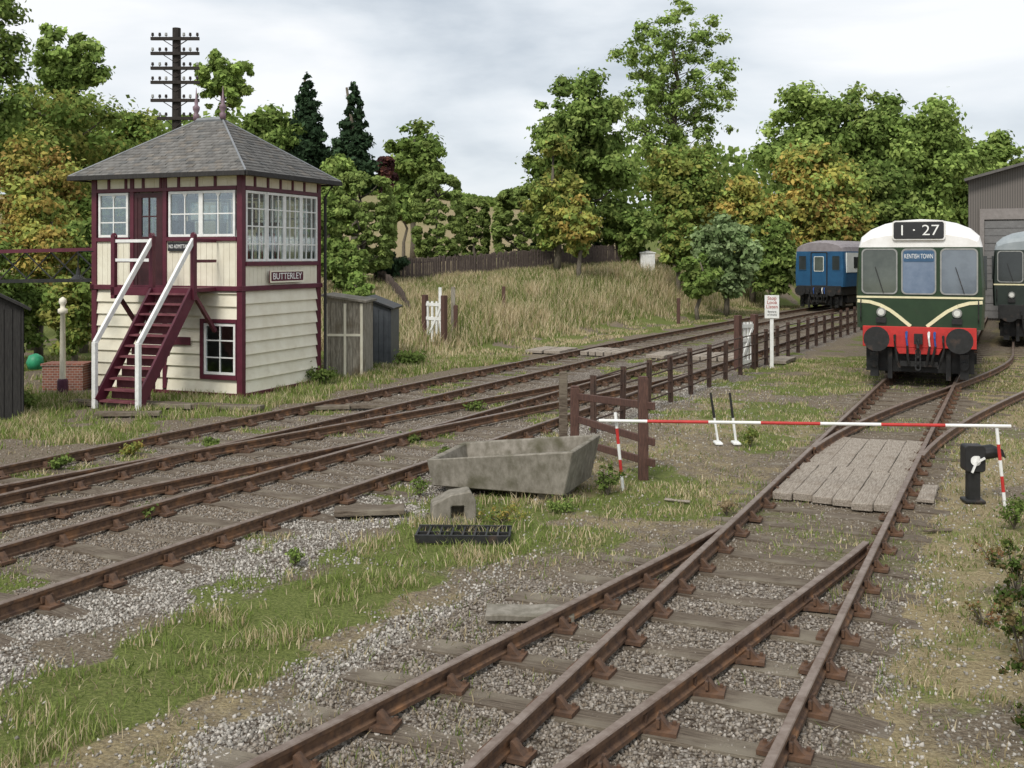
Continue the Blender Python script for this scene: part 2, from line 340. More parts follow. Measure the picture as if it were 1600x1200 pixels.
c0=np.stack([.2+.38*t,.185+.36*t,.16+.33*t],-1); c1=np.array([.17,.13,.092]); rc=np.clip(rusty,0,1)[:,None]; cols=c0*(1-rc)+c1*rc
so_=stones('ballast_gravel',np.stack([X,Y,hgt(X,Y)+sz*.25],-1),sz,cols); so_['kind']='stuff'; so_['label']='pale grey and rusty crushed stone ballast around the rails'; so_['category']='gravel'

# ---------------- grass blades
def blades(name,X,Y,h,wd,c,label,lean=.45):
    N=len(X); Z=hgt(X,Y)-.01; a=RNG.random(N)*6.28; la=RNG.random(N)*6.28; ln=h*lean*RNG.random(N)
    bx,by=np.cos(a)*wd/2,np.sin(a)*wd/2; lx,ly=np.cos(la)*ln,np.sin(la)*ln
    V=np.stack([np.stack([X-bx,Y-by,Z],-1),np.stack([X+bx,Y+by,Z],-1),np.stack([X+bx*.7+lx*.35,Y+by*.7+ly*.35,Z+h*.6],-1),np.stack([X-bx*.7+lx*.35,Y-by*.7+ly*.35,Z+h*.6],-1),np.stack([X+lx,Y+ly,Z+h],-1)],1)
    F1=np.array([(0,1,2,3)])
    V=np.concatenate([V,V[:,4:5]+np.array([0,0,.001])],1); q=(np.arange(N)[:,None]*6+F1); F2=np.arange(N)[:,None]*6+np.array([[3,2,4,5]])
    o=npmesh(name,V.reshape(-1,3),np.concatenate([q,F2]),M_grass,np.repeat(c,6,axis=0)); o['kind']='stuff'; o['label']=label; o['category']='grass'; return o
def gcol(N,dryf):
    t=RNG.random(N)[:,None]; gr=np.array([.13,.19,.04])*(1-t)+np.array([.29,.34,.11])*t
    s=RNG.random(N)[:,None]; st=np.array([.38,.3,.16])*(1-s)+np.array([.7,.6,.4])*s
    k=(RNG.random(N)<dryf)[:,None]; return np.where(k,st,gr)
X=RNG.uniform(-14,16,900000); Y=5.3+RNG.random(900000)**1.5*26
g,b,d,mn=masks(X,Y); cl=fbm(X*2.2,Y*2.2,31)
keep=(np.abs(X)<Y*.53+.5)&(RNG.random(len(X))<g*sm((cl-.35)/.25))
X,Y,g,d,cl=[a[keep][:150000] for a in (X,Y,g,d,cl)]
p_,q_=pq(X,Y); strip=(-q_>4.6)&(-q_<6.8)&(Y<13)
h=np.where(strip,RNG.uniform(.03,.13,len(X)),RNG.uniform(.02,.08,len(X)))*(.4+cl*1.2); h=np.where(-q_>13.4,RNG.uniform(.05,.2,len(X)),h)
blades('green_grass',X,Y,h,np.full(len(X),.006)*(1+Y/12),gcol(len(X),.16+.5*sm((cl-.5)/.2)),'short green grass growing between the tracks',.9)
# sparse dry tufts on the trackside
X=RNG.uniform(-12,16,500000); Y=5.3+RNG.random(500000)**1.5*26; g,b,d,mn=masks(X,Y); cl=fbm(X*3,Y*3,37)
keep=(np.abs(X)<Y*.53+.5)&(RNG.random(len(X))<(d*.8+.1)*sm((cl-.46)/.14)*(np.abs(sid(X,Y))>.9))&(mn<.5)
X,Y=X[keep][:60000],Y[keep][:60000]
blades('dry_grass',X,Y,RNG.uniform(.02,.085,len(X)),np.full(len(X),.006)*(1+Y/12),gcol(len(X),.62)*.72,'straw coloured dry grass tufts beside the siding',1.4)
# bank tall grass
X=RNG.uniform(-14,20,420000); Y=RNG.uniform(24,66,420000); p_,q_=pq(X,Y); qq=q_-np.maximum(0,p_-30)**2/KC; wv=-qq
cl=fbm(X*.7,Y*.7,41)
keep=(wv>14.0)&(wv<30)&(p_>22)&((wv>16.5)|(cl>.45))&(RNG.random(len(X))<.35+cl*.6)&((X>-3.5)|(Y>33))
X,Y,wv,cl=X[keep][:95000],Y[keep][:95000],wv[keep][:95000],cl[keep][:95000]
big=sm((wv-15.5)/2.5)*(1-.62*sm((wv-19.5)/3))
df=np.clip(.42+1.3*(cl-.38),.25,.92)
c=gcol(len(X),0)*.8; k=RNG.random(len(X))<df; c[k]=gcol(int(k.sum()),1)
blades('tall_bank_grass',X,Y,(.1+big*RNG.uniform(.15,.8,len(X))*(.4+cl*1.2)),np.full(len(X),.03),c,'tall straw and green grass covering the embankment',.7)

# ---------------- vegetation
def crown(name,parent,C,R,nc,nl,ls,pal,shape='round',cs=.33,fill=.5,sd=0,jit=.24):
    rg=np.random.default_rng(sd); R=np.array(R,float)
    if shape=='cone':
        z=rg.random(nc)**1.15; a=rg.random(nc)*6.28; rr=(1-z)**.7*rg.uniform(.3,1.0,nc)+.03
        c=np.stack([np.cos(a)*rr,np.sin(a)*rr,z*2-1],-1)*R; rc=R[0]*cs*(1.1-z)*rg.uniform(.6,1.2,nc)
    elif shape=='box':
        c=rg.normal(size=(nc,3)); c/=np.max(np.abs(c),axis=1)[:,None]**.5*np.linalg.norm(c,axis=1)[:,None]**.5; c=c*R*np.array([.87,.87,.94])*rg.uniform(.94,1,nc)[:,None]; rc=R[0]*cs*rg.uniform(.7,1.1,nc)
    else:
        c=rg.normal(size=(nc,3)); c/=np.linalg.norm(c,axis=1)[:,None]; r=rg.random(nc)**fill
        c=c*r[:,None]; low=c[:,2]<-.3; c[low,:2]*=.8; c=c*R*(1-cs*.7); rc=R.mean()*cs*rg.uniform(.5,1.25,nc)
    wgt=rc**2/np.sum(rc**2); ci=rg.choice(nc,nl,p=wgt)
    d=rg.normal(size=(nl,3)); d/=np.linalg.norm(d,axis=1)[:,None]; d[:,2]=d[:,2]*.85+.1
    rad=rc[ci]*rg.random(nl)**.45*(1+jit*rg.normal(size=nl)); P=c[ci]+d*rad[:,None]*np.array([1,1,.8])
    nrm=d+rg.normal(size=(nl,3))*.6+np.array([0,-.15,.35]); nrm/=np.linalg.norm(nrm,axis=1)[:,None]
    u=np.cross(nrm,rg.normal(size=(nl,3))); u/=np.linalg.norm(u,axis=1)[:,None]+1e-9; v=np.cross(nrm,u)
    s=ls*rg.uniform(.55,1.3,nl)[:,None]; u*=s*.62; v*=s*.9
    V=np.stack([P-v,P+u*.9-v*.05+nrm*s*.12,P+v,P-u*.9+v*.05+nrm*s*.12],1)+np.array(C)
    pal=np.array(pal); cp=rg.integers(0,len(pal),nc); cc=pal[cp[ci]]; mixr=rg.random(nl)<.4; cc[mixr]=pal[rg.integers(0,len(pal),int(mixr.sum()))]
    cc=cc*(rg.uniform(.78,1.28,nc)[ci]*rg.uniform(.7,1.35,nl))[:,None]
    o=npmesh(name,V.reshape(-1,3),np.arange(nl*4).reshape(-1,4),M_leaf,np.repeat(cc,4,axis=0),parent)
    return o,c+np.array(C),rc
def pal_(p,k=2.5): return [tuple(min(.6,x*k) for x in c) for c in p]
GREEN=pal_([(.06,.088,.022),(.08,.11,.03),(.048,.07,.019),(.095,.12,.035)])
LGREEN=pal_([(.09,.125,.033),(.115,.148,.042),(.07,.1,.027)])
YEL=pal_([(.155,.145,.037),(.125,.135,.036),(.09,.118,.031),(.17,.128,.037)])
ORA=pal_([(.14,.098,.032),(.14,.12,.033),(.115,.128,.034),(.08,.1,.027)])
MIXD=pal_([(.065,.095,.024),(.11,.128,.033),(.085,.112,.03),(.12,.118,.033)])
DARK=pal_([(.024,.04,.021),(.031,.053,.026),(.019,.033,.017)],1.7)
COPP=pal_([(.07,.03,.03),(.05,.025,.026),(.09,.04,.03)],1.4)
GREY=pal_([(.09,.12,.055),(.11,.14,.068),(.07,.1,.04)])
HEDGE=pal_([(.066,.09,.026),(.078,.103,.031),(.092,.115,.034)])
SEED=[100]
def tree(px,Y,ty,by,wpx,pal,label,kind='round',name='tree',n=9000,nc=45,cs=.33,fill=.5,ls=None,cat='tree',zb=None,limbs=12,jit=.3,lr=1.0):
    SEED[0]+=1; X=at(px,Y); zb=H(X,Y) if zb is None else zb
    z1=hz(ty,Y); z0=max(hz(by,Y),zb-.2); R=wpx*Y/F/2; C=(0,0,(z0+z1)/2-zb); Rz=(z1-z0)/2
    r=root(name,label,cat,(X,Y,zb-.05))
    ls=(ls or .0042*Y)*.7; n=int(n*1.9)
    if kind=='round' and cs>.3: nc=int(nc*2.3); cs*=.68
    o,c,rc=crown('crown' if cat=='tree' else 'foliage',r,C,(R,R*.9,Rz),nc,n,ls,pal,kind,cs,fill,SEED[0],jit)
    mb=MB(); rg=random.Random(SEED[0]); tr=(.02*(z1-zb)+.05)*(.6+.4*lr); tp=C[2]+Rz*(.55 if kind!='cone' else .9)
    pts=[(rg.uniform(-.1,.1)*k,rg.uniform(-.1,.1)*k,tp*k/5) for k in range(6)]
    mb.tube(pts,[tr*(1-.15*k) for k in range(6)],8)
    if kind!='cone':
        sel=sorted(range(len(c)),key=lambda i:-rc[i])[:limbs]
        for i in sel:
            e_=Vector(c[i]); zz=max(.3,min(tp*.95,e_.z-abs(e_.xy.length)*.6)); s_=Vector((0,0,zz))
            m_=s_.lerp(e_,.5)+Vector((0,0,-.12*e_.xy.length)); mb.tube([s_,m_,e_],[tr*.36*lr,tr*.2*lr,tr*.05*lr],5)
    mb.obj('trunk' if cat=='tree' else 'stem',M_bark,r,smooth=True); return r
tree(-25,36,-120,330,150,GREEN,'tall green tree at the edge of the woodland',n=9000)
tree(95,42,105,400,225,MIXD,'broad tree with yellow and orange autumn leaves',n=15000,nc=60)
tree(50,34,200,470,190,ORA,'orange tinted maple beside the signal box',n=10000,nc=50)
tree(100,70,18,240,135,LGREEN,'feathery green ash tree rising above the woodland',n=9000,nc=120,cs=.15,fill=.6,lr=.5)
tree(205,52,150,400,150,MIXD,'yellow green tree behind the telegraph pole',n=9000)
tree(350,80,75,185,108,LGREEN,'open crowned pale green tree above the roof',n=4500,nc=80,cs=.16,fill=.55,limbs=30,lr=.5)
tree(425,62,152,330,130,GREEN,'rounded green tree behind the signal box roof',n=8000)
tree(250,60,190,400,120,GREEN,'green tree behind the slate roof',n=6000)
tree(480,62,112,268,68,DARK,'dark narrow conifer behind the clipped hedges','cone',name='conifer_tree',n=8000,nc=200,cs=.4)
tree(553,60,126,290,72,DARK,'dark narrow conifer with a pointed top','cone',name='conifer_tree',n=8000,nc=200,cs=.4)
tree(645,88,180,345,125,GREEN,'rounded green tree on the hillside',n=7000)
tree(600,70,235,310,42,COPP,'small copper leaved tree among green ones',n=2200,nc=18)
tree(530,55,220,380,70,LGREEN,'light green young tree by the conifers',n=4500)
tree(630,80,300,352,70,GREEN,'low green tree at the edge of the pale field',n=3000,nc=24)
for px,Y,a,b_,wd in ((562,47,264,430,118),(684,54,266,410,82),(742,60,306,408,48),(813,58,291,410,90)):
    tree(px,Y,a,b_,wd,HEDGE,'neatly clipped rounded green hedge tree behind the fence','box',name='clipped_tree',n=int(7000+wd*55),nc=260,cs=.15,ls=.0036*Y,jit=.06)
tree(905,60,98,415,185,GREEN,'large dense dark green sycamore tree',n=20000,nc=190,cs=.17)
tree(870,55,190,420,100,MIXD,'yellowing tree in front of the dark sycamore',n=6000,nc=80,cs=.19)
tree(905,52,300,415,80,YEL,'low yellow autumn tree by the fence',n=3500,nc=45,cs=.24)
tree(1055,70,-30,330,215,LGREEN,'very tall open crowned ash tree with sky showing through',n=13000,nc=260,cs=.085,fill=.45,ls=.21,limbs=110,jit=.55,lr=.35)
tree(1070,64,215,420,150,MIXD,'mixed green and yellow tree above the coach',n=9000,nc=55)
tree(985,60,300,425,110,GREEN,'green bush tree at the end of the fence',n=5500,nc=35)
tree(1175,62,268,440,150,YEL,'yellow and orange autumn tree behind the coach',n=9500,nc=55)
tree(1060,56,320,430,80,MIXD,'low mixed shrub on the embankment',n=4000,nc=25,cat='shrub',name='shrub')
tree(1135,53,325,475,115,GREY,'pale green willow shrub on the bank',n=9000,nc=50,cat='shrub',name='shrub')
tree(1205,60,330,480,85,GREEN,'dense green shrub beside the blue coach',n=6000,nc=35,cat='shrub',name='shrub')
tree(1090,50,390,470,70,GREEN,'low green shrub on the bank',n=3000,nc=20,cat='shrub',name='shrub')
tree(1285,75,205,440,165,YEL,'rounded tree turning yellow over the coach roof',n=12000,nc=60)
tree(1300,74,290,440,130,ORA,'orange autumn tree behind the blue coach',n=7000,nc=40)
tree(1265,95,118,340,170,LGREEN,'light green woodland tree',n=11000,nc=60)
tree(1355,92,118,360,150,GREEN,'large green woodland tree',n=11000,nc=60)
tree(1440,90,140,380,180,LGREEN,'broad light green woodland tree beside the shed',n=14000,nc=70)
tree(1375,78,240,430,130,GREEN,'green tree above the railcar',n=8000,nc=45)
tree(1500,98,185,400,100,GREEN,'green woodland tree beside the shed',n=6000)
tree(1560,110,203,330,100,LGREEN,'distant green tree behind the engine shed',n=5500)
tree(1640,105,190,330,100,GREEN,'green tree behind the engine shed',n=4000)
tree(600,50,390,440,80,DARK,'dark evergreen shrub by the hedge',n=2500,nc=20,cat='shrub',name='shrub')
tree(540,42,370,470,80,GREEN,'green shrub beside the timber shed',n=5000,nc=30,cat='shrub',name='shrub')
tree(560,38,430,490,60,GREEN,'low green shrub beside the timber shed',n=3000,nc=20,cat='shrub',name='shrub')
tree(845,60,370,415,44,DARK,'small dark evergreen shrub by the fence',n=1500,nc=12,cat='shrub',name='shrub')
tree(925,62,365,412,40,DARK,'small dark evergreen shrub by the fence',n=1500,nc=12,cat='shrub',name='shrub')
for px,Y,a,b_,wd,pl in ((20,30,400,560,150,GREEN),(115,29,420,570,90,MIXD),(60,31,300,480,150,YEL),(130,33,320,500,90,GREEN),(-40,28,330,560,120,GREEN),(515,46,290,440,60,GREEN)):
    tree(px,Y,a,b_,wd,pl,'leafy undergrowth shrub behind the signal box',n=6500,nc=35,cat='shrub',name='shrub')
# far wood
N=50000; X=RNG.uniform(-160,220,N); Yd=RNG.uniform(150,175,N)
top_=4+7*fbm(X*.06,Yd*0,51)+3*fbm(X*.4,Yd*.4,52); Zg=hgt(X,Yd); Z=Zg+RNG.random(N)**.7*np.where((X>-32)&(X<10),.9,top_*1.3)
nr=RNG.normal(size=(N,3)); nr/=np.linalg.norm(nr,axis=1)[:,None]; u=np.cross(nr,RNG.normal(size=(N,3))); u/=np.linalg.norm(u,axis=1)[:,None]; v=np.cross(nr,u)
P=np.stack([X,Yd,Z],-1); V=np.stack([P-v*.5,P+u*.5,P+v*.5,P-u*.5],1)
cc=np.array(GREEN+LGREEN)[RNG.integers(0,7,N)]*(.7+.6*fbm(X*.2,Z*.5,53))[:,None]
fw=npmesh('distant_woodland',V.reshape(-1,3),np.arange(N*4).reshape(-1,4),M_leaf,np.repeat(cc,4,axis=0)); fw['kind']='stuff'; fw['label']='distant line of green woodland on the hill'; fw['category']='woodland'

# ---------------- tracks
PROF=[(-.033,0),(.033,0),(.033,.025),(.010,.04),(.009,.09),(.030,.10),(.032,.128),(.026,.136),(-.026,.136),(-.032,.128),(-.030,.10),(-.009,.09),(-.010,.04),(-.033,.025)]
def rail(pts,parent,z=.035,name='rail'):
    mb=MB(); n=len(PROF); P=[Vector((x,y,0)) for x,y in pts]; vs=[];fs=[];mi=[]
    for i,p in enumerate(P):
        d=(P[min(i+1,len(P)-1)]-P[max(i-1,0)]).normalized(); s=Vector((d.y,-d.x,0))
        for a,b in PROF: vs.append(p+s*a+Vector((0,0,z+b)))
    for i in range(len(P)-1):
        for k in range(n):
            fs.append((i*n+k,i*n+(k+1)%n,(i+1)*n+(k+1)%n,(i+1)*n+k)); mi.append(1 if k in(6,7,8) else 0)
    fs.append(tuple(range(n)));mi.append(0);fs.append(tuple((len(P)-1)*n+k for k in range(n)));mi.append(0)
    mb.v=[tuple(v) for v in vs];mb.f=fs;mb.m=mi
    return mb.obj(name,[M_rust,M_railtop],parent)
def chair_mesh():
    mb=MB(); mb.box(-.16,.16,-.085,.085,0,.028)
    for s in(-1,1):
        mb.prism([(s*.034,.025),(s*.125,.025),(s*.1,.045),(s*.052,.1),(s*.034,.1)],-.035,.035)
        mb.tube([(s*.13,.055,.025),(s*.13,.055,.05)],.015,6)
    mb.box(.031,.052,-.07,.07,.045,.1)
    o=mb.obj('rail_chair',M_chair); me=o.data; bpy.data.objects.remove(o); return me
CH=chair_mesh()
SLM=[]
for k in range(5):
    mb=MB(); rg=random.Random(k); 
    nseg=8
    for i in range(nseg+1):
        x=-1.3+2.6*i/nseg; wv0=.125+rg.uniform(-.012,.008); zz=.014+rg.uniform(-.012,.008)
        if i in(0,nseg): zz-=.016
        mb.v+=[(x,-wv0,-.1),(x,-wv0,zz),(x,wv0,zz+rg.uniform(-.006,.006)),(x,wv0,-.1)]
    for i in range(nseg):
        a=i*4
        for q in range(3): mb.f.append((a+q,a+q+1,a+q+5,a+q+4)); mb.m.append(0)
    mb.f+= [(0,1,2,3),(nseg*4,nseg*4+1,nseg*4+2,nseg*4+3)]; mb.m+=[0,0]
    o=mb.obj('sleeper',M_sleeper); SLM.append(o.data); bpy.data.objects.remove(o)
cnt=[0]
def sleeper(x,y,ang,parent,lx=1.0,shift=0,dz=0,chairs=(-.75,.75)):
    cnt[0]+=1; o=bpy.data.objects.new('sleeper',SLM[cnt[0]%5]); COL.objects.link(o); o.parent=parent
    c,s=math.cos(ang),math.sin(ang); a=ang+random.uniform(-.02,.02); sh=shift+random.uniform(-.06,.06)
    o.location=(x+c*sh,y+s*sh,dz+random.uniform(-.012,.004)); o.rotation_euler=(0,0,a); o.scale=(lx,random.uniform(.85,1.05),1)
    for k in chairs:
        h=bpy.data.objects.new('rail_chair',CH); COL.objects.link(h); h.parent=o
        h.location=((k-sh)/lx,0,.016-o.location.z); h.scale=(1/lx*(1 if k>0 else -1),1,1)
def cross_off(p): # crossover offset (positive to far side) from near main line
    d=28-p
    if d<=0:return 0
    return d*d/100 if d<8 else .64+.16*(d-8)
ANG=math.atan2(-MX,MY)
def main_track(q0,label,p0,p1,ext=False):
    r=root('railway_track',label,'railway track')
    ps=np.arange(p0,p1,1.0)
    for s in(-.75,.75): rail([main_pt(p,q0+s) for p in ps],r)
    p=p0+.2
    while p<min(p1,66):
        x,y=main_pt(p,q0); ang=ANG-max(0,p-30)/(KC/2)
        of=cross_off(p) if ext else 0
        if ext and .12<of<1.3: sleeper(x,y,ang,r,(2.6+of)/2.6,-of/2)
        else: sleeper(x,y,ang,r,chairs=(-.75,.75) if p<34 else ())
        p+=.72
    return r
main_track(-8.37,'rusty railway line on timber sleepers passing the fence',2.5,95,True)
main_track(-11.82,'rusty railway line on timber sleepers beside the signal box',3,95)
r=root('railway_track','rusty crossover line joining the two main lines','railway track')
for s in(-.75,.75):
    rail([main_pt(p,-8.37-cross_off(p)+s) for p in np.arange(2.4,27.0 if s>0 else 26.2,.6)],r,z=.036,name='crossover_rail')
p=3.06
while p<19.4:
    of=cross_off(p)
    if 1.3<=of<3.2:
        x,y=main_pt(p+.36,-8.37-cross_off(p+.36)); sleeper(x,y,ANG+.16,r,.92,dz=-.008)
    p+=.72
# sidings
SA=math.atan2(-.429,.903)
def loff(d): # left branch offset vs distance back from toe
    dd=5.75-d
    return .175*(math.sqrt(dd*dd+.36)-.6) if dd>0 else 0
r=root('railway_track','weathered siding running up to the green railcar','railway track')
for s in(-.75,.75): rail([sid_pt(d,s) for d in np.arange(-2.5,50,1)],r)
d=-2.3
while d<34:
    x,y=sid_pt(d,0); of=loff(d)
    if d<5.6: sleeper(x,y,SA,r,(2.6+of+.25)/2.6,-(of+.25)/2,dz=-.002)
    else: sleeper(x,y,SA,r,dz=-.006,chairs=(-.75,.75) if d<30 else ())
    d+=.70
r=root('railway_track','diverging siding rails splitting at the points','railway track')
rail([sid_pt(d,-.75-loff(d)) for d in np.arange(-2.5,5.5,.4)],r,z=.0355); rail([sid_pt(d,.75-loff(d)-.05) for d in np.arange(-2.5,5.3,.4)],r,z=.0345)
d=-2.3
while d<5.0:
    for s in(-.75,.75):
        if abs(loff(d))>.25:
            x,y=sid_pt(d,s-loff(d)); h=bpy.data.objects.new('rail_chair',CH); COL.objects.link(h); h.parent=r; h.location=(x,y,.014); h.rotation_euler=(0,0,SA+.15); h.scale=(1 if s>0 else -1,1,1)
    d+=.7
def roff(d):
    t=min(1,max(0,(d-9)/19)); return 2.65*t*t*(3-2*t)
r=root('railway_track','branching siding leading to the dark railcar','railway track')
for s in(-.75,.75): rail([sid_pt(d,s+roff(d)) for d in np.arange(10.2,55,.8)],r,z=.0362)
d=16
while d<36:
    x,y=sid_pt(d+.35,roff(d+.35)); sleeper(x,y,SA-.1*(d<27),r,.9,dz=-.012,chairs=()); d+=.7
# crossing timbers on the siding
def plank(x,y,ang,lx,ly,lz,label,cat='timber',name='timber_baulk',m=M_plank,z=0,group=None,tilt=0,rough=1.0):
    mb=MB(); rg=random.Random(x*7+y); ax=0 if lx>ly else 1; nn=6; L_=max(lx,ly); Wd=min(lx,ly)
    for i in range(nn+1):
        t=-L_/2+L_*i/nn; ww=Wd/2+rg.uniform(-.012,.003)*rough; z1=lz+rg.uniform(-.012,.004); z2=lz+rg.uniform(-.012,.004); j=rg.uniform(-.03,.03) if i in(0,nn) else 0
        for (a,zz) in((-ww,0),(-ww,z1),(ww,z2),(ww,0)):
            mb.v.append((t+j,a,zz) if ax==0 else (a,t+j,zz))
    for i in range(nn):
        a=i*4
        for q in range(4): mb.f.append((a+q,a+(q+1)%4,a+(q+1)%4+4,a+q+4)); mb.m.append(0)
    mb.f+=[(0,1,2,3),(nn*4,nn*4+1,nn*4+2,nn*4+3)]; mb.m+=[0,0]
    o=mb.obj(name,m,bevel=.008)
    top(o,label,cat,group,(x,y,z),ang); o.rotation_euler=(tilt,rg.uniform(-.012,.012),ang); return o
for k in range(6):
    o_=-.6+k*.24
    x,y=sid_pt(8.25+random.uniform(-.05,.05)-(.1 if k>3 else 0),o_); plank(x,y,SA,.237,2.0,.09+.006*(k%2),'weathered grey crossing timber laid between the rails',z=.01,group='timbers of the siding foot crossing',rough=.5)
for k in range(5):
    x,y=sid_pt(10.65+random.uniform(-.06,.06),-.56+k*.28); plank(x,y,SA,.277,2.7,.055+.005*(k%2),'weathered grey crossing timber laid between the rails',z=.01,group='timbers of the siding foot crossing',rough=.5)
x,y=sid_pt(8.3,1.0); plank(x,y,SA,.2,.9,.05,'weathered crossing timber outside the rail',z=.01,group='timbers of the siding foot crossing')
# main line foot crossing
for q0 in(-8.37,-11.82):
    for k in range(5):
        x,y=main_pt(30.2,q0-.5+k*.25); plank(x,y,math.atan2(MY,MX)-math.pi/2,.22,1.5,.13,'weathered board of the foot crossing',z=.02,group='boards of the main line foot crossing')
for q0 in(-10.1,-13.4,-14.0,-6.6):
    x,y=main_pt(30.2,q0); plank(x,y,math.atan2(MY,MX)-math.pi/2,.55,1.4,.1,'weathered board of the foot crossing',z=.02,group='boards of the main line foot crossing')
# boards before the box
a=gp(112,633);b=gp(405,643)
for k in range(3):
    t0,t1=k/3,(k+1)/3; xa,ya=a[0]+(b[0]-a[0])*t0,a[1]+(b[1]-a[1])*t0; xb,yb=a[0]+(b[0]-a[0])*t1,a[1]+(b[1]-a[1])*t1
    plank((xa+xb)/2,(ya+yb)/2+k*.05,math.atan2(yb-ya,xb-xa),math.hypot(xb-xa,yb-ya)-.03,.35,.09,'long grey timber cover board in front of the signal box',m=M_sleeper,z=.02,group='timber cover boards by the signal box')
for px,py in((500,642),(590,640),(200,652)):
    x,y=gp(px,py); plank(x,y,.1,1.2,.22,.08,'old sleeper piece lying beside the rail',m=M_sleeper,z=.03)
x,y=gp(575,806); plank(x,y,.12,.8,.3,.07,'broken weathered sleeper lying on the ballast',m=M_sleeper,z=.03)
x,y=gp(830,968); plank(x,y,-.03,.72,.28,.055,'flat broken concrete slab on the gravel',cat='slab',name='concrete_slab',m=M_conc,z=.03,tilt=.05)
x,y=gp(1465,832); plank(x,y,.2,.35,.05,.03,'short broken stick of timber on the ground',m=M_sleeper,z=.01)
x,y=gp(1060,785); plank(x,y,-.5,.35,.06,.03,'short broken piece of timber on the ground',m=M_plank,z=.01)

# ---------------- signal box
SB=root('signal_box','cream and maroon timber signal box with slate hipped roof','signal box',(-5.72,22.5,0),math.radians(-21.8),1.0714)
W,D=3.8,2.9
faces={'S':lambda a,o,z:(a,-o,z),'R':lambda a,o,z:(o,a,z),'B':lambda a,o,z:(a,D+o,z),'L':lambda a,o,z:(-W-o,a,z)}
mb=MB()
for x0,y0 in((-W,0),(-.12,0),(-W,D-.12),(-.12,D-.12)): mb.box(x0-.005,x0+.125,y0-.005,y0+.125,0,4.4)
for x in(-2.74,-1.9): mb.box(x-.05,x+.05,-.004,.1,2.2,4.4)
mb.box(-1.9-.05,-1.9+.05,-.004,.1,.1,2.1)
for f,ln in(('S',(-W,0)),('R',(0,D)),('B',(-W,0)),('L',(0,D))):
    mb.T=faces[f]; e=.03
    mb.box(ln[0]-e,ln[1]+e,-.1,.03 if f in'SB' else .028,2.1,2.2)
    mb.box(ln[0]+.13,ln[1]-.13,-.09,.012,4.12,4.2)
    mb.box(ln[0]+.13,ln[1]-.13,-.1,.015,0,.07)
    a=ln[0]+.45
    while a<ln[1]-.2: mb.box(a-.03,a+.03,-.08,.008,4.2,4.4); a+=.45
    if f in'RB': mb.box(ln[0]+.13,ln[1]-.13,-.09,.03,2.6,2.68)
    if f=='L': mb.box(ln[0]+.13,ln[1]-.13,-.09,.03,3.1,3.18)
mb.T=faces['S']; mb.box(-3.67,-2.79,-.09,.025,3.1,3.18); mb.box(-1.85,-.13,-.09,.025,3.1,3.18)
mb.box(-1.01,-.93,-.08,.02,.33,1.54); mb.box(-.15,-.125,-.08,.02,.33,1.54); mb.box(-.93,-.15,-.08,.021,.33,.42); mb.box(-.93,-.15,-.08,.021,1.46,1.54)
mb.T=None
mb.obj('timber_frame',M_maroon,SB,bevel=.006)
# cladding
mb=MB()
def lap(f,a0,a1,z0,z1,h=.254):
    z=z0
    while z<z1-.01:
        zt=min(z+h,z1); o0,o1=-.004,-.055
        mb.T=None; T=faces[f]
        P=[T(a0,o0,z),T(a1,o0,z),T(a1,o1,zt),T(a0,o1,zt),T(a0,-.07,z),T(a1,-.07,z),T(a1,-.07,zt),T(a0,-.07,zt)]
        mb.add(P,[(0,1,2,3),(7,6,5,4),(0,4,5,1),(1,5,6,2),(2,6,7,3),(3,7,4,0)]); z=zt
for f,a0,a1 in(('S',-3.67,-1.95),('S',-1.85,-1.01),('R',.13,D-.13),('B',-3.67,-.13),('L',.13,D-.13)): lap(f,a0,a1,.07,2.1)
lap('S',-1.01,-.13,.07,.33); lap('S',-1.01,-.13,1.54,2.1)
def vboards(f,a0,a1,z0,z1,wd=.14):
    mb.T=faces[f]; a=a0
    while a<a1-.01: b=min(a+wd,a1); mb.box(a+.003,b-.003,-.06,-.022,z0,z1); a=b
    mb.box(a0,a1,-.075,-.058,z0,z1); mb.T=None
vboards('S',-3.67,-2.79,2.2,3.1); vboards('S',-1.85,-.13,2.2,3.1); vboards('R',.13,D-.13,2.2,2.6); vboards('B',-3.67,-.13,2.2,2.6); vboards('L',.13,D-.13,2.2,3.1)
for f,a0,a1 in(('S',-3.67,-.13),('R',.13,D-.13),('B',-3.67,-.13),('L',.13,D-.13)): vboards(f,a0,a1,4.2,4.4,.3)
mb.obj('wall_cladding',M_cream,SB)
mb=MB(); mb.box(-W+.12,-.12,.12,D-.12,2.02,2.12)
mb.obj('interior_floor',M_dark,SB)
mb=MB(); mb.box(-W+.1,-.1,.1,D-.1,4.4,4.43); mb.obj('ceiling',M_cream,SB)
mb=MB(); mb.box(-.9,-.5,.5,2.5,2.12,2.35)
for k in range(12): y=.6+k*.16; mb.tube([(-.7,y,2.3),(-.76,y,3.3)],.016,6,1 if k%3 else 2)
mb.obj('lever_frame',[M_black,M_red,M_blue],SB)
mb=MB(); mb.box(-2.6,-1.7,2.3,2.75,2.12,2.9); mb.box(-2.65,-1.65,2.25,2.78,2.9,2.95); mb.box(-3.6,-3.2,1.9,2.6,2.12,3.6); mb.obj('desk',M_brownw,SB)
mb=MB(); mb.box(-.9,-.4,.95,1.0,3.35,3.9); mb.box(-.9,-.4,1.7,1.9,3.45,3.52);mb.tube([(-.6,1.8,3.45),(-.6,1.8,4.4)],.02,6); mb.obj('block_shelf',M_brownw,SB)
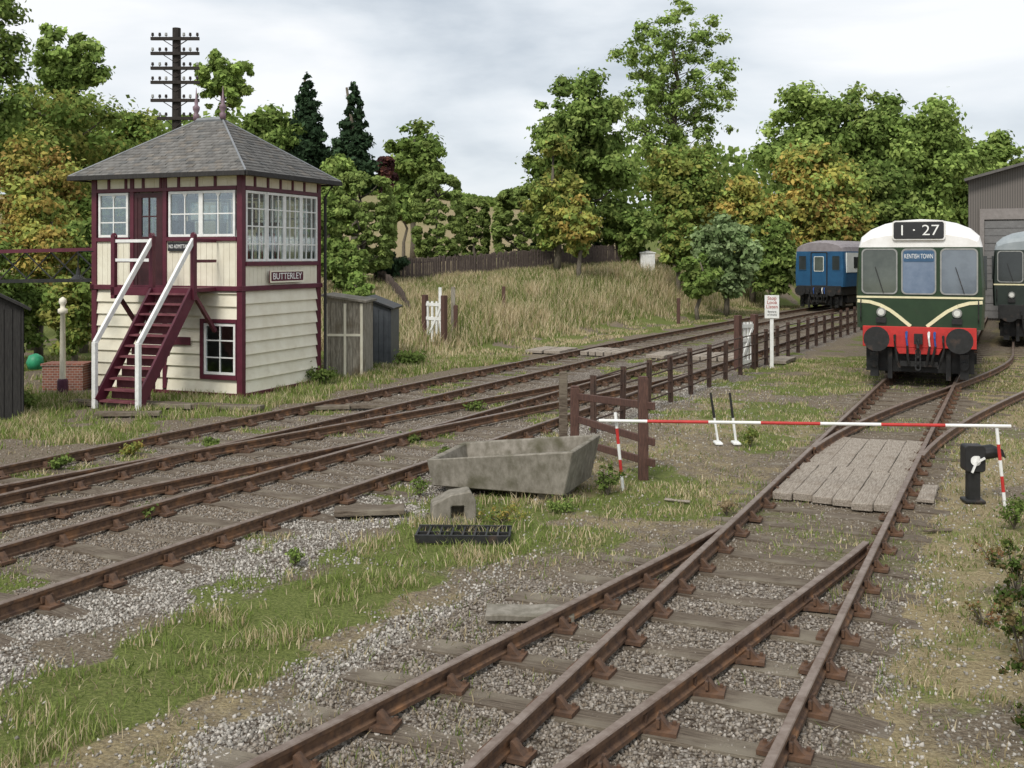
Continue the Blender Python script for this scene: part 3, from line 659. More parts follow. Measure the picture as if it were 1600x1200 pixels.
def window(f,a0,a1,z0,z1,nx,nz,fr=.05,deco=False):
    e=bpy.data.objects.new('window',None); COL.objects.link(e); e.parent=SB
    mb=MB(); mb.T=faces[f]
    mb.box(a0,a0+fr,-.05,-.002,z0,z1); mb.box(a1-fr,a1,-.05,-.002,z0,z1); mb.box(a0+fr,a1-fr,-.05,-.0025,z0,z0+fr); mb.box(a0+fr,a1-fr,-.05,-.0025,z1-fr,z1)
    for k in range(1,nx):
        a=a0+(a1-a0)*k/nx; mb.box(a-.012,a+.012,-.04,-.012,z0+fr,z1-fr)
    for k in range(1,nz):
        z=z0+(z1-z0)*k/nz; mb.box(a0+fr,a1-fr,-.039,-.013,z-.012,z+.012)
    if deco:
        wq=(a1-a0)/nx
        for k in range(nx):
            for s,aa in((1,a0+wq*k),(-1,a0+wq*(k+1))):
                mb.prism([(aa,z1-.02),(aa+s*.11,z1-.02),(aa+s*.05,z1-.06),(aa,z1-.14)],-.038,-.014)
    mb.obj('frame',M_white,e)
    mb=MB(); mb.T=faces[f]; mb.box(a0+fr*.5,a1-fr*.5,-.03,-.026,z0+fr*.5,z1-fr*.5); mb.obj('pane',M_glass,e)
window('S',-3.62,-2.84,3.19,4.11,2,3,deco=True); window('S',-1.8,-1.0,3.19,4.11,2,2,deco=True); window('S',-1.0,-.17,3.19,4.11,2,2,deco=True)
window('S',-.92,-.16,.43,1.45,2,3)
window('R',.14,.84,2.69,4.11,3,4); window('R',.86,1.49,2.69,4.11,3,4); window('R',1.495,2.12,2.69,4.11,3,4); window('R',2.125,2.76,2.69,4.11,3,4)
window('B',-3.6,-2.4,2.69,4.11,3,3); window('B',-2.35,-1.3,2.69,4.11,3,3); window('B',-1.25,-.17,2.69,4.11,3,3); window('L',.2,1.4,3.19,4.11,3,2); window('L',1.45,2.7,3.19,4.11,3,2)
# door
mb=MB(); mb.T=faces['S']; mb.box(-2.68,-2.6,-.07,-.01,2.2,4.1); mb.box(-2.03,-1.96,-.07,-.01,2.2,4.1); mb.box(-2.6,-2.03,-.07,-.011,4.0,4.1); mb.box(-2.6,-2.03,-.06,-.02,2.2,3.2); mb.box(-2.6,-2.5,-.06,-.02,3.2,4); mb.box(-2.12,-2.03,-.06,-.02,3.2,4); mb.box(-2.33,-2.3,-.055,-.025,3.2,4);mb.box(-2.5,-2.12,-.05,-.024,3.6,3.63)
dr=mb.obj('door',mat('dark_maroon_door',(.06,.018,.022),(.04,.012,.015),.5),SB)
mb=MB(); mb.T=faces['S']; mb.box(-2.5,-2.12,-.042,-.038,3.2,4.0); mb.obj('pane',M_glass,dr)
# roof
ez,rz_=4.44,5.72; ov=.32
Ecs=[(-W-ov,-ov),(ov,-ov),(ov,D+ov),(-W-ov,D+ov)]; R1=(-2.25,D/2); R2=(-1.55,D/2)
V=[];Fc=[];Tn=[]
def rp(A,B,C1,C2,rows=18):
    A,B,C1,C2=[Vector((*q_,z_)) for q_,z_ in((A,ez),(B,ez),(C1,rz_),(C2,rz_))]
    nrm=(B-A).cross(C1-A).normalized()
    if nrm.z<0:nrm=-nrm
    ax=(B-A).normalized()
    for r_ in range(rows):
        t0,t1=max(0,r_/rows-.012),(r_+1)/rows
        La,Ra=A.lerp(C1,t0),B.lerp(C2,t0); Lb,Rb=A.lerp(C1,t1),B.lerp(C2,t1)
        l0=(La-A).dot(ax);r0=(Ra-A).dot(ax);l1=(Lb-A).dot(ax);r1=(Rb-A).dot(ax)
        o0=La-ax*l0;o1=Lb-ax*l1; wd=.17; a=math.floor(l0/wd)*wd+(r_%2)*wd/2-wd
        while a<r0:
            s0,e0=max(a+.003,l0),min(a+wd-.003,r0); s1,e1=min(max(a+.003,l1),r1),max(min(a+wd-.003,r1),l1)
            if e0>s0+.01:
                lift=.028+random.uniform(-.004,.006); i=len(V); P=[o0+ax*s0+nrm*lift,o0+ax*e0+nrm*(lift+random.uniform(-.003,.003)),o1+ax*max(e1,s1)+nrm*.012,o1+ax*min(s1,e1)+nrm*.012,o0+ax*s0,o0+ax*e0]
                V.extend([tuple(q_) for q_ in P]); Fc.extend([(i,i+1,i+2,i+3),(i,i+4,i+5,i+1)])
                b_=random.uniform(.135,.19); k=random.random(); c=(b_*1.0,b_*.96,b_*.9) if k<.8 else (b_*1.08,b_*.98,b_*.86)
                if random.random()<.06: c=(b_*.7,b_*.7,b_*.68)
                Tn.extend([c]*6)
            a+=wd
rp(Ecs[0],Ecs[1],R1,R2); rp(Ecs[1],Ecs[2],R2,R2); rp(Ecs[2],Ecs[3],R2,R1); rp(Ecs[3],Ecs[0],R1,R1)
rf=npmesh('roof',V,Fc,M_slate,np.array(Tn),SB)
mb=MB(); 
for E,R_ in((Ecs[0],R1),(Ecs[1],R2),(Ecs[2],R2),(Ecs[3],R1)): mb.tube([(*E,ez+.025),(*R_,rz_+.025)],.022,6)
mb.tube([(*R1,rz_+.03),(*R2,rz_+.03)],.06,8); mb.obj('ridge_flashing',M_lead,rf)
mb=MB(); mb.box(-W-ov+.02,ov-.02,-ov+.02,D+ov-.02,ez-.03,ez-.005); mb.obj('soffit',M_cream,rf)
mb=MB()
for i in range(4): A,B=Ecs[i],Ecs[(i+1)%4]; mb.beam((*A,ez-.02),(*B,ez-.02),.09,.09)
mb.tube([(ov,D,4.4),(.08,D+.05,4.1),(.08,D+.05,.1)],.035,8)
mb.obj('gutter',M_blackw,rf)
fin=[(0,.0,.065),(0,.12,.075),(0,.16,.04),(0,.24,.075),(0,.3,.08),(0,.34,.035),(0,.42,.045),(0,.46,.025),(0,.72,.005)]
M_fin=mat('mauve_finial_paint',(.22,.14,.17),(.15,.1,.115),.5)
for R_ in(R1,R2):
    mb=MB(); mb.tube([(R_[0]+.0001*i,R_[1],rz_+.03+f[1]) for i,f in enumerate(fin)],[f[2] for f in fin],10); mb.obj('finial',M_fin,rf,smooth=True)
# name boards
mb=MB(); mb.T=faces['R']; mb.box(.85,2.1,.055,.075,2.25,2.5)
nb=mb.obj('name_board',M_maroon,SB,label='maroon name board with pale border and lettering')
mb=MB(); mb.T=faces['R']; mb.ring(rrect(.85,2.1,2.25,2.5,.01,1),rrect(.88,2.07,2.28,2.47,.01,1),.075,.082); mb.obj('border',M_cream,nb)
for a0 in(.95,1.95):
    mb=MB(); mb.T=faces['R']; mb.box(a0,a0+.05,.0,.055,2.3,2.45); mb.obj('bracket',M_black,nb)
text('BUTTERLEY',.19,(.079,1.475,2.375),(math.radians(90),0,math.radians(90)),nb,M_text,width=1.06,bold=0)
mb=MB(); mb.T=faces['S']; mb.box(-1.8,-1.16,.0,.02,2.9,3.08); nb=mb.obj('notice_board',M_blk2,SB); text('NO ADMITTANCE',.11,(-1.48,-.024,2.99),(math.radians(90),0,0),nb,M_text,width=.58,bold=0)
mb=MB(); mb.T=faces['S']; mb.box(-1.75,-1.25,-.01,.02,1.0,1.16); mb.obj('notice_plate',M_maroon,SB)
# stairs
st=bpy.data.objects.new('staircase',None); COL.objects.link(st); st.parent=SB
xa,xb=-1.57,-.63; y0,y1=-2.15,-.7
for x in(xa,xb):
    mb=MB(); mb.beam((x,y0-.05,.12),(x,y1,2.1),.05,.24); mb.obj('stringer',M_maroon,st)
M_tread=mat('worn_maroon_tread',(.2,.07,.08),(.12,.035,.045),.6,8)
for k in range(11):
    mb=MB(); t=(k+.5)/11; mb.box(xa+.025,xb-.025,y0+(y1-y0)*t-.12,y0+(y1-y0)*t+.1,2.12*t+.02,2.12*t+.055)
    mb.box(xa+.025,xb-.025,y0+(y1-y0)*t+.07,y0+(y1-y0)*t+.09,2.12*t-.14,2.12*t+.018); mb.obj('tread',M_tread,st)
for x in(xa-.03,xb+.03):
    mb=MB(); mb.beam((x,y0-.1,0),(x,y0-.1,1.22),.085,.085); mb.obj('newel_post',M_white,st,bevel=.006)
    mb=MB(); mb.beam((x,y0-.1,1.2),(x,y1-.02,3.12),.06,.1); mb.obj('handrail',M_white,st,bevel=.006)
ld=bpy.data.objects.new('landing',None); COL.objects.link(ld); ld.parent=SB
mb=MB(); mb.box(-2.6,-.6,-.72,-.03,2.1,2.17); mb.box(-2.6,-.6,-.76,-.72,2.02,2.18); mb.obj('deck',M_maroon,ld)
for x in(-2.55,-1.6,-.6):
    mb=MB(); mb.box(x-.045,x+.045,-.76,-.67,1.95,3.2); mb.prism([(x-.05,3.2),(x+.05,3.2),(x,3.26)],-.765,-.665); mb.obj('post',M_maroon,ld)
for x in(-2.5,-.62):
    mb=MB(); mb.beam((x,-.68,2.05),(x,-.03,1.3),.07,.07); mb.obj('bracket',M_maroon,ld)
for z in(3.1,2.72): 
    mb=MB(); mb.box(-2.5,-1.65,-.735,-.7,z-.03,z+.03); mb.obj('guard_rail',M_white,ld)
for x in(-2.55,-.6):
    for z in(3.1,2.7): mb=MB(); mb.box(x-.015,x+.015,-.67,-.03,z-.03,z+.03); mb.obj('guard_rail',M_maroon,ld)
# girder to left
gr=root('pipe_bridge','maroon lattice girder carrying pipes beside the signal box','girder',(-5.72,22.5,0),math.radians(-21.8),1.0714)
x0,x1=-4.0,-8.5
for z in(2.95,2.28):
    mb=MB(); mb.beam((x0,.6,z),(x1,.3,z-.08),.07,.08); mb.obj('chord',M_maroon if z>2.5 else M_black,gr)
mb=MB()
for k in range(6): xa_=x0-k*.75; mb.beam((xa_,.6,2.3),(xa_-.75,.55,2.9),.02,.025); mb.beam((xa_,.6,2.9),(xa_-.75,.55,2.25),.02,.025)
mb.obj('lattice',M_black,gr)
mb=MB(); mb.tube([(-8.4,.4,0),(-8.4,.4,2.9)],.05,8); mb.obj('support',M_black,gr)
mb=MB(); mb.tube([(0,0,2.75),(0,0,2.7),(0,0,2.6),(0,0,2.5)],[.02,.03,.05,.17],10); mb.tube([(0,0,2.72),(0,0,3.1),(.25,.2,3.1)],.015,6)
top(mb.obj('hanging_lamp',M_black),'black conical lamp hanging beside the signal box','lamp',loc=(at(122,22.9),22.9,0))
# cream post
x,y=gp(98,618); mb=MB(); pr=[(0,.11),(.12,.1),(.14,.075),(.3,.068),(1.75,.05),(1.78,.1),(1.86,.1),(1.88,.05),(1.95,.05),(2.0,.085),(2.08,.07),(2.12,.01)]
mb.tube([(0.0001*i,0,a) for i,(a,_) in enumerate(pr)],[b for _,b in pr],10,0); o=mb.obj('post_shaft',M_poste,root('ornamental_post','slender cream post with a ball top beside brickwork','post',(x,y,0)),smooth=True)
mb=MB(); mb.tube([(0,0,0),(0,0,.32),(0,0,.36)],[.12,.11,.09],10); mb.obj('base',mat('purple_base_paint',(.1,.03,.06),(.07,.02,.04)),o.parent)
x,y=gp(92,612); mb=MB(); mb.box(-.45,.45,-.12,.45,0,.55); mb.box(-.48,.48,-.14,.47,.55,.6); top(mb.obj('brick_wall',M_brick),'low red brick pier beside the cream post','wall',loc=(x,y+.3,0))
x,y=gp(55,600); mb=MB(); mb.tube([(0,0,0),(0,0,.15),(0.02,0,.3),(.03,0,.36)],[.15,.2,.16,.04],9); top(mb.obj('plastic_bag',M_gbag,smooth=True),'green plastic bag lying on the brickwork','bag',loc=(x,y,.35))
# sheds
def shed(X,Y,wd,dp,h0,h1,m,label,rz=0,roofm=None,gable=False,posts=None,boards=.14):
    r=root('garden_shed',label,'shed',(X,Y,H(X,Y)),rz); mb=MB()
    if gable: pr=[(0,0),(wd,0),(wd,h0),(wd/2,h1),(0,h0)]
    else: pr=[(0,0),(wd,0),(wd,h0),(0,h1)]
    mb.prism(pr,0,dp); a=0
    while a<wd-.02: 
        mb.box(a+.008,min(a+boards-.008,wd),-.015,0,.02,min(h0,h0+(h1-h0)*(1-(a+boards)/wd)) if not gable else h0); a+=boards
    a=0
    while a<dp-.02: mb.box(wd,wd+.014,a+.008,min(a+boards-.008,dp),.02,h0); a+=boards
    mb.obj('wall',m,r)
    mb=MB()
    if gable:
        mb.beam((wd/2,dp/2,h1+.03),(wd+.12,dp/2,h0-.02),dp+.25,.05);mb.beam((wd/2,dp/2,h1+.03),(-.12,dp/2,h0-.02),dp+.25,.05)
    else: mb.beam((-.1,dp/2,h1+.04),(wd+.1,dp/2,h0+.03),dp+.25,.05)
    mb.obj('roof',roofm or m,r)
    if posts:
        mb=MB()
        for a in(0,wd*.5,wd-.06): mb.box(a,a+.06,-.04,-.015,0,h0-.02)
        mb.box(0,wd,-.035,-.014,h0*.55,h0*.55+.06); mb.obj('door_frame',posts,r)
    return r
xx,yy=gp(34,655); shed(xx-1.8,yy-.8,2.0,2.2,2.05,2.6,M_blackw,'black tarred timber shed with pitched roof',.5,M_blackw,True)
xx,yy=gp(508,588); shed(xx,yy,.95,1.3,1.85,2.0,M_greyw,'grey weathered timber hut beside the signal box',-.05,M_conc,posts=M_cream)
xx,yy=gp(576,572); shed(xx,yy,.6,1.4,1.55,1.85,mat('slate_grey_tin',(.09,.1,.11),(.055,.06,.068),.5,4),'dark grey metal hut on the grass bank',-.05,M_black)

# ---------------- telegraph pole
r=root('telegraph_pole','dark timber telegraph pole with insulator crossarms','telegraph pole',(at(276,42),42,H(at(276,42),42)))
zb=r.location.z; T0=hz(44,42)-zb; mb=MB(); mb.tube([(0,0,-.2),(0,0,T0)],[.21,.16],10); mb.obj('pole',M_pole,r)
for k,py in enumerate((62,85,108,130,158,186)):
    z=hz(py,42)-zb; hw=.95 if k<5 else .7; mb=MB(); mb.box(-hw,hw,-.26,-.14,z-.06,z+.06); mb.beam((-hw*.5,-.18,z-.05),(0,-.17,z-.35),.03,.03); mb.beam((hw*.5,-.18,z-.05),(0,-.17,z-.35),.03,.03); arm=mb.obj('crossarm',M_pole,r)
    for x in(-.88,-.6,-.35,.35,.6,.88):
        if abs(x)>hw: continue
        mb=MB(); mb.tube([(x,-.2,z+.05),(x,-.2,z+.1),(x,-.2,z+.12),(x,-.2,z+.23)],[.015,.02,.06,.045],7); mb.obj('insulator',M_ceram if (k+int(x*9))%3==0 else M_pole,arm)

# ---------------- wooden bank fence
def paling(pts,label,hh,sp):
    r=root('wooden_fence',label,'fence'); mb=MB()
    for i in range(len(pts)-1):
        a,b=pts[i],pts[i+1]; Ln=math.hypot(b[0]-a[0],b[1]-a[1]); nn=max(2,int(Ln/sp))
        for k in range(nn):
            t=k/nn; x=a[0]+(b[0]-a[0])*t;y=a[1]+(b[1]-a[1])*t; z=H(x,y); mb.beam((x,y,z-.1),(x+random.uniform(-.02,.02),y,z+hh+random.uniform(-.06,.06)),.085,.02,up=(0,1,0))
    mb.obj('pales',M_fence,r)
    for zz in(.3,hh*.8):
        mb=MB()
        for i in range(len(pts)-1): mb.beam((pts[i][0],pts[i][1]+.05,H(*pts[i])+zz),(pts[i+1][0],pts[i+1][1]+.05,H(*pts[i+1])+zz),.04,.08)
        mb.obj('rail',M_fence,r)
paling([(at(585+k*415/16,50+11*k/16),50+11*k/16) for k in range(17)],'weathered brown pale fence along the top of the embankment',1.15,.105)
paling([(at(590,50),50.),(at(606,46),46.),(at(622,42),42.),(at(640,38.5),38.5)],'low leaning dark timber fence running down to the gate',.6,.16)
xx=at(1008,60); mb=MB(); mb.box(-.4,.4,-.2,.2,-.2,1.0); mb.prism([(-.45,1.0),(.45,1.0),(.45,1.05),(0,1.15),(-.45,1.05)],-.24,.24); mb.box(-.3,.3,-.22,-.2,.05,.9)
top(mb.obj('equipment_cabinet',M_white,bevel=.01),'white metal equipment cabinet at the end of the fence','cabinet',loc=(xx,59,H(xx,59)+.15))
for px,Y in((787,42),(712,36),(1060,47)):
    xx=at(px,Y); mb=MB(); mb.box(-.07,.07,-.07,.07,-.2,1.15); top(mb.obj('fence_post',M_brownw,bevel=.01),'single weathered timber post standing in the grass','post',loc=(xx,Y,H(xx,Y)))

# ---------------- line side fence
r=root('railing_fence','rusty post and rail fence along the railway line','fence')
pm=MB(); pm.box(-.028,.028,-.028,.028,-.1,1.0); pm.box(-.055,.055,-.008,.008,-.1,1.0); po=pm.obj('post',M_fpost,r); first=True
ps=np.arange(16.8,50,1.4)
for p in ps:
    x,y=main_pt(p,-6.85); o=po if first else po.copy()
    if not first: COL.objects.link(o)
    first=False; o.location=(x,y,H(x,y)+random.uniform(-.04,.04)); o.rotation_euler=(random.uniform(-.03,.03),random.uniform(-.03,.03),ANG)
for zz in(.92,.66,.42,.2):
    mb=MB(); q_=[main_pt(p,-6.85) for p in ps]; mb.tube([(x,y,zz+random.uniform(-.015,.015)) for x,y in q_],.016,6); mb.obj('rail',M_fpost,r)

# ---------------- stout timber fence by the trough
P1=gp(1005,748);P2=gp(898,712);P3=gp(880,700)
r=root('timber_fence','short brown timber post and rail fence beside the trough','fence')
for P,hh in((P1,1.36),(P2,1.03),(P3,1.17)):
    mb=MB(); mb.box(-.065,.065,-.065,.065,-.1,hh); mb.prism([(-.066,hh),(.066,hh),(.05,hh+.02),(-.05,hh+.02)],-.06,.06); o=mb.obj('post',M_brownw if P is not P3 else M_sleeper,r,bevel=.01); o.location=(*P,0)
for za,zb_ in((.89,1.0),(.55,.52),(.22,.24)):
    mb=MB(); d=Vector((P1[0]-P2[0],P1[1]-P2[1])).normalized(); a=Vector(P2)-d*.08;b=Vector(P1)+d*.12; mb.beam((a.x+.07,a.y-.07,za),(b.x+.07,b.y-.07,zb_),.045,.1); mb.obj('rail',M_brownw,r,bevel=.006)

# ---------------- concrete trough
A=Vector((*gp(672,770),0));B=Vector((*gp(884,786),0)); e1=(B-A).normalized(); Lx=(B-A).length
r_ang=math.atan2(e1.y,e1.x)
tr=root('concrete_trough','large weathered concrete water trough standing on blocks','trough',(A.x,A.y,0),r_ang-.02)
mb=MB(); ln,dp=Lx,1.25
bo=[(.0,.05),(ln-.03,.05),(ln-.0,dp-.06),(.0,dp-.06)]; to=[(-.05,0),(ln+.1,0),(ln+.12,dp),(-.05,dp)]
ti=[(x+(.075 if x<.5 else -.075),y+(.075 if y<.5 else -.075)) for x,y in to]; bi=[(x+(.09 if x<.5 else -.09),y+(.09 if y<.5 else -.09)) for x,y in bo]
tz=[.42,.63,.65,.44]
vs=[(x,y,.08) for x,y in bo]+[(x,y,tz[i]) for i,(x,y) in enumerate(to)]+[(x,y,tz[i]-.003) for i,(x,y) in enumerate(ti)]+[(x,y,.18) for x,y in bi]
fs=[(0,1,2,3),(12,13,14,15)]
for i in range(4):
    j=(i+1)%4; fs+=[(i,j,4+j,4+i),(4+i,4+j,8+j,8+i),(8+i,8+j,12+j,12+i)]
mb.add(vs,fs); mb.obj('basin',M_conc,tr,bevel=.012)
for a0,a1 in((.15,.4),(ln-.4,ln-.12)):
    mb=MB(); mb.box(a0,a1,.15,dp-.2,-.02,.079); mb.obj('support_block',M_conc,tr)
x,y=gp(712,818); mb=MB(); out=[(-.27,0),(.24,0),(.23,.26),(.17,.36),(-.05,.33),(-.26,.22)]; inn=[(-.05,.06),(.1,.06),(.1,.2),(.1,.2),(-.05,.2),(-.05,.2)]
mb.ring(out,inn,0,.3); mb.box(-.06,.11,.2,.29,.05,.21); top(mb.obj('concrete_block',M_conc,bevel=.012),'broken concrete block with a square socket','concrete block',loc=(x,y,-.01),rz=.15)
# iron frame
x,y=gp(722,850); mb=MB()
for yy in(0,.42): mb.box(-.5,.5,yy-.015,yy+.015,.0,.08)
for k in range(9): xx=-.49+k*.1225; mb.box(xx-.01,xx+.01,.014,.406,.02,.07)
mb.box(-.5,.5,.2,.22,.03,.065); top(mb.obj('iron_grating',M_black),'black iron grating frame lying in the grass','grating',loc=(x,y,.01),rz=-.04)

# ---------------- barrier
L_=gp(968,768);R_=gp(1573,795)
r=root('barrier_pole','red and white striped barrier pole on thin posts','barrier')
zl=.9; zr=.98
pl=Vector((L_[0]-.26,L_[1]+.02,zl-.0)); pr_=Vector((R_[0]+.05,R_[1],zr))
ed=[0,.125,.28,.41,.555,.70,.85,1.0]
for k in range(7):
    mb=MB(); mb.tube([pl.lerp(pr_,ed[k]),pl.lerp(pr_,ed[k+1])],.02,10); mb.obj('stripe',M_white if k%2==0 else M_red,r)
def striped(P,hh,lean):
    for k in range(5):
        mb=MB(); t0,t1=k/5,(k+1)/5; mb.tube([(P[0]+lean*t0,P[1],hh*t0),(P[0]+lean*t1,P[1],hh*t1)],.02,8); mb.obj('support_post',M_white if k%2==0 else M_red,r)
striped((L_[0]+.05,L_[1]+.04),1.0,-.1); striped((R_[0]+.0,R_[1]+.04),.95,-.1)
# ---------------- ground signal
x,y=gp(1520,784); r=root('ground_signal','black ground disc signal with white arm beside the siding','signal',(x,y,0),-.1)
mb=MB(); mb.box(-.07,.07,-.07,.07,0,.38); mb.box(-.12,.12,-.12,.12,0,.04); mb.obj('pedestal',M_black,r,bevel=.01)
mb=MB(); mb.prism(rrect(-.12,.12,.38,.7,.04),-.1,.1); mb.prism([(.1,.6),(.33,.64),(.36,.56),(.1,.68)],-.05,.05); mb.tube([(.1,0,.6),(.22,0,.62),(.34,0,.6)],[.09,.09,.05],10); mb.obj('housing',M_black,r,bevel=.008)
mb=MB(); mb.tube([(0,-.12,.52),(0,-.105,.52)],.06,14); mb.beam((-.05,-.13,.38),(.03,-.13,.58),.03,.02); mb.beam((0,-.13,.5),(.1,-.13,.56),.03,.02); mb.obj('arm',M_white,r)
# levers
for (px,py,tl) in((1122,694,-.12),(1150,694,-.1)):
    x,y=gp(px,py); r=root('point_lever','white and black hand point lever','lever',(x,y,0),0,1,'hand point levers by the siding')
    mb=MB(); mb.box(-.06,.06,-.12,.12,0,.04); mb.obj('base',M_white,r,bevel=.01)
    mb=MB(); mb.beam((0,0,.03),(tl*.5,0,.42),.035,.03); mb.obj('lower_lever',M_white,r)
    mb=MB(); mb.tube([(tl*.5,0,.42),(tl,0,.82)],[.022,.017],8); mb.obj('handle',M_black,r)
# ---------------- gates & sign
def wicket(px,py,wd,hh,rz,lab,nb_=5):
    x,y=gp(px,py); r=root('wicket_gate',lab,'gate',(x,y,H(x,y)),rz)
    for s in(0,wd):
        mb=MB(); mb.box(s-.08,s+.08,-.08,.08,-.1,hh+.15); mb.obj('post',M_brownw,r,bevel=.01)
    mb=MB()
    for xx in np.linspace(.14,wd-.14,nb_): mb.box(xx-.035,xx+.035,-.02,.02,.1,hh-.05)
    for z in(.2,hh*.6,hh-.15): mb.box(.09,wd-.09,-.04,-.02,z-.05,z+.05)
    mb.beam((.12,-.03,.2),(wd-.12,-.03,hh-.2),.03,.08); mb.obj('gate_leaf',M_white,r); return r
wicket(664,545,.9,1.5,-.75,'white wicket gate between timber posts at the crossing',4)
wicket(1153,578,.75,1.3,.75,'white wicket gate between timber posts at the line fence',4)
x,y=gp(688,540); 
mb=MB(); mb.box(-.05,.05,-.05,.05,0,1.95); mb.beam((0,0,1.3),(.1,0,1.5),.04,.05); top(mb.obj('gate_post',M_white),'slim white gate post beside the wicket','post',loc=(x,y-.1,0))
xx,yy=gp(708,538); mb=MB(); mb.box(-.07,.07,-.07,.07,-.1,1.75); top(mb.obj('gate_post',M_greyw,bevel=.01),'tall grey timber gate post beside the wicket','post',loc=(xx,yy,H(xx,yy)))
x,y=gp(1206,575); r=root('warning_sign','white rectangular warning sign on a white post','sign',(x,y,0),-.1)
mb=MB(); mb.box(-.045,.045,.0,.06,-.05,1.4); mb.obj('post',M_white,r)
mb=MB(); mb.box(-.19,.19,-.025,0,1.33,1.95); pn=mb.obj('panel',M_white,r,bevel=.004)
for i,s in enumerate(('Stop','Look','Listen')): text(s,.13,(0,-.03,1.87-i*.115),(math.radians(90),0,0),pn,M_rtext,bold=0)
for i,s in enumerate(('Beware','of trains')): text(s,.075,(0,-.03,1.51-i*.08),(math.radians(90),0,0),pn,M_btext,bold=0)

# ---------------- engine shed
Ys=50.; x0=at(1513,Ys); ez=hz(283,Ys); wd=15.; r=root('engine_shed','brown grey corrugated gable ended engine shed with roller door','building',(x0,Ys,0),SA-.01)
M_cor,n_,l_=newmat('grey_corrugated_cladding'); bb=n_['Principled BSDF']; wv_=n_.new('ShaderNodeTexWave'); wv_.inputs['Scale'].default_value=3; tcx=n_.new('ShaderNodeTexCoord'); l_.new(tcx.outputs['Object'],wv_.inputs['Vector'])
rr=n_.new('ShaderNodeValToRGB'); rr.color_ramp.elements[0].color=(.08,.07,.062,1); rr.color_ramp.elements[1].color=(.15,.132,.115,1); l_.new(wv_.outputs[0],rr.inputs[0]); l_.new(rr.outputs[0],bb.inputs[0]); bb.inputs['Roughness'].default_value=.6
mb=MB(); zr=ez+wd/2*.27; mb.prism([(0,0),(wd,0),(wd,ez),(wd/2,zr),(0,ez)],0,25); mb.obj('wall',M_cor,r)
mb=MB(); mb.beam((-.15,12.4,ez+.02),(wd/2,12.4,zr+.1),26,.12); mb.beam((wd+.15,12.4,ez+.02),(wd/2,12.4,zr+.1),26,.12); mb.obj('roof',mat('grey_sheet_roof',(.12,.11,.1),(.09,.085,.08)),r)
mb=MB()
for k in range(13): z=.1+k*.35; mb.prism([(.7,z),(5.2,z),(5.2,z+.33),(.7,z+.33)],-.08+.02*(k%2),-.01)
mb.obj('roller_door',mat('grey_roller_door',(.17,.165,.16),(.13,.125,.12),.5),r)
mb=MB(); mb.box(.5,.69,-.12,-.01,0,4.7);mb.box(5.21,5.4,-.12,-.01,0,4.7);mb.box(.5,5.4,-.121,-.01,4.7,5.2); mb.obj('door_surround',mat('pale_door_surround',(.24,.215,.2),(.19,.17,.155),.5),r)

# ---------------- rail vehicles
def sect(hw,zt,zc=3.2,z0=1.36,n=10):
    side=[(-hw*.985,z0),(-hw,1.9),(-hw,2.3),(-hw*.965,zc)]
    arc=[(-hw*.965*math.cos(math.pi*k/n), zc+(zt-zc)*math.sin(math.pi*k/n)**.8) for k in range(1,n)]
    return side,arc,[(-x,z) for x,z in side[::-1]]
def vehicle(r,front,body_m,roof_m,length,zc=3.2):
    secs=[(0,.95,front[0]),(.1,.98,front[1]),(.32,.995,front[2]),(.9,1,3.86),(length,1,3.86)]
    hw=1.38; S=[sect(hw*s,zt,zc) for _,s,zt in secs]; ys=[q[0] for q in secs]
    mb=MB()
    for sgn in(0,2):
        for i in range(len(S)-1):
            a,b=S[i][sgn],S[i+1][sgn]
            for k in range(3): mb.add([(a[k][0],ys[i],a[k][1]),(a[k+1][0],ys[i],a[k+1][1]),(b[k+1][0],ys[i+1],b[k+1][1]),(b[k][0],ys[i+1],b[k][1])],[(0,1,2,3)])
    a=S[0][0]; c=S[0][2][::-1]
    for k in range(3): mb.add([(a[k][0],0,a[k][1]),(c[k][0],0,c[k][1]),(c[k+1][0],0,c[k+1][1]),(a[k+1][0],0,a[k+1][1])],[(0,1,2,3)])
    a=S[-1][0]; mb.add([(a[0][0],length,a[0][1]),(-a[0][0],length,a[0][1]),(-a[3][0],length,a[3][1]),(a[3][0],length,a[3][1])],[(0,1,2,3)])
    bd=mb.obj('body',body_m,r)
    mb=MB(); full=[[S[i][0][3]]+S[i][1]+[S[i][2][0]] for i in range(len(S))]
    for i in range(len(S)-1):
        for k in range(len(full[0])-1):
            a,b=full[i],full[i+1]; mb.add([(a[k][0],ys[i],a[k][1]),(a[k+1][0],ys[i],a[k+1][1]),(b[k+1][0],ys[i+1],b[k+1][1]),(b[k][0],ys[i+1],b[k][1])],[(0,1,2,3)])
    for i in(0,-1): mb.add([(x,ys[i],z) for x,z in full[i]],[tuple(range(len(full[i])))])
    rf=mb.obj('roof',roof_m,r)
    # underframe
    mb=MB(); mb.box(-1.2,1.2,.3,length-.3,.9,1.35)
    for y0 in(1.2,length-4.2):
        for x in(-1.05,1.05): mb.box(x-.06,x+.06,y0,y0+3,.45,.85)
        mb.box(-1.2,1.2,y0-.1,y0,.5,.75)
    for y0 in(5.5,8.5,11): mb.box(-1.2,1.2,y0,y0+1.6,.45,.9)
    mb.obj('underframe',M_black,r)
    for y0 in(1.45,3.7,length-3.9,length-1.7):
        mb=MB()
        for x in(-.75,.75): mb.tube([(x-.06,y0,.17+.45),(x+.06,y0,.17+.45)],.45,20)
        mb.tube([(-.8,y0,.62),(.8,y0,.62)],.08,8); mb.obj('wheelset',M_black,r)
    return bd,rf
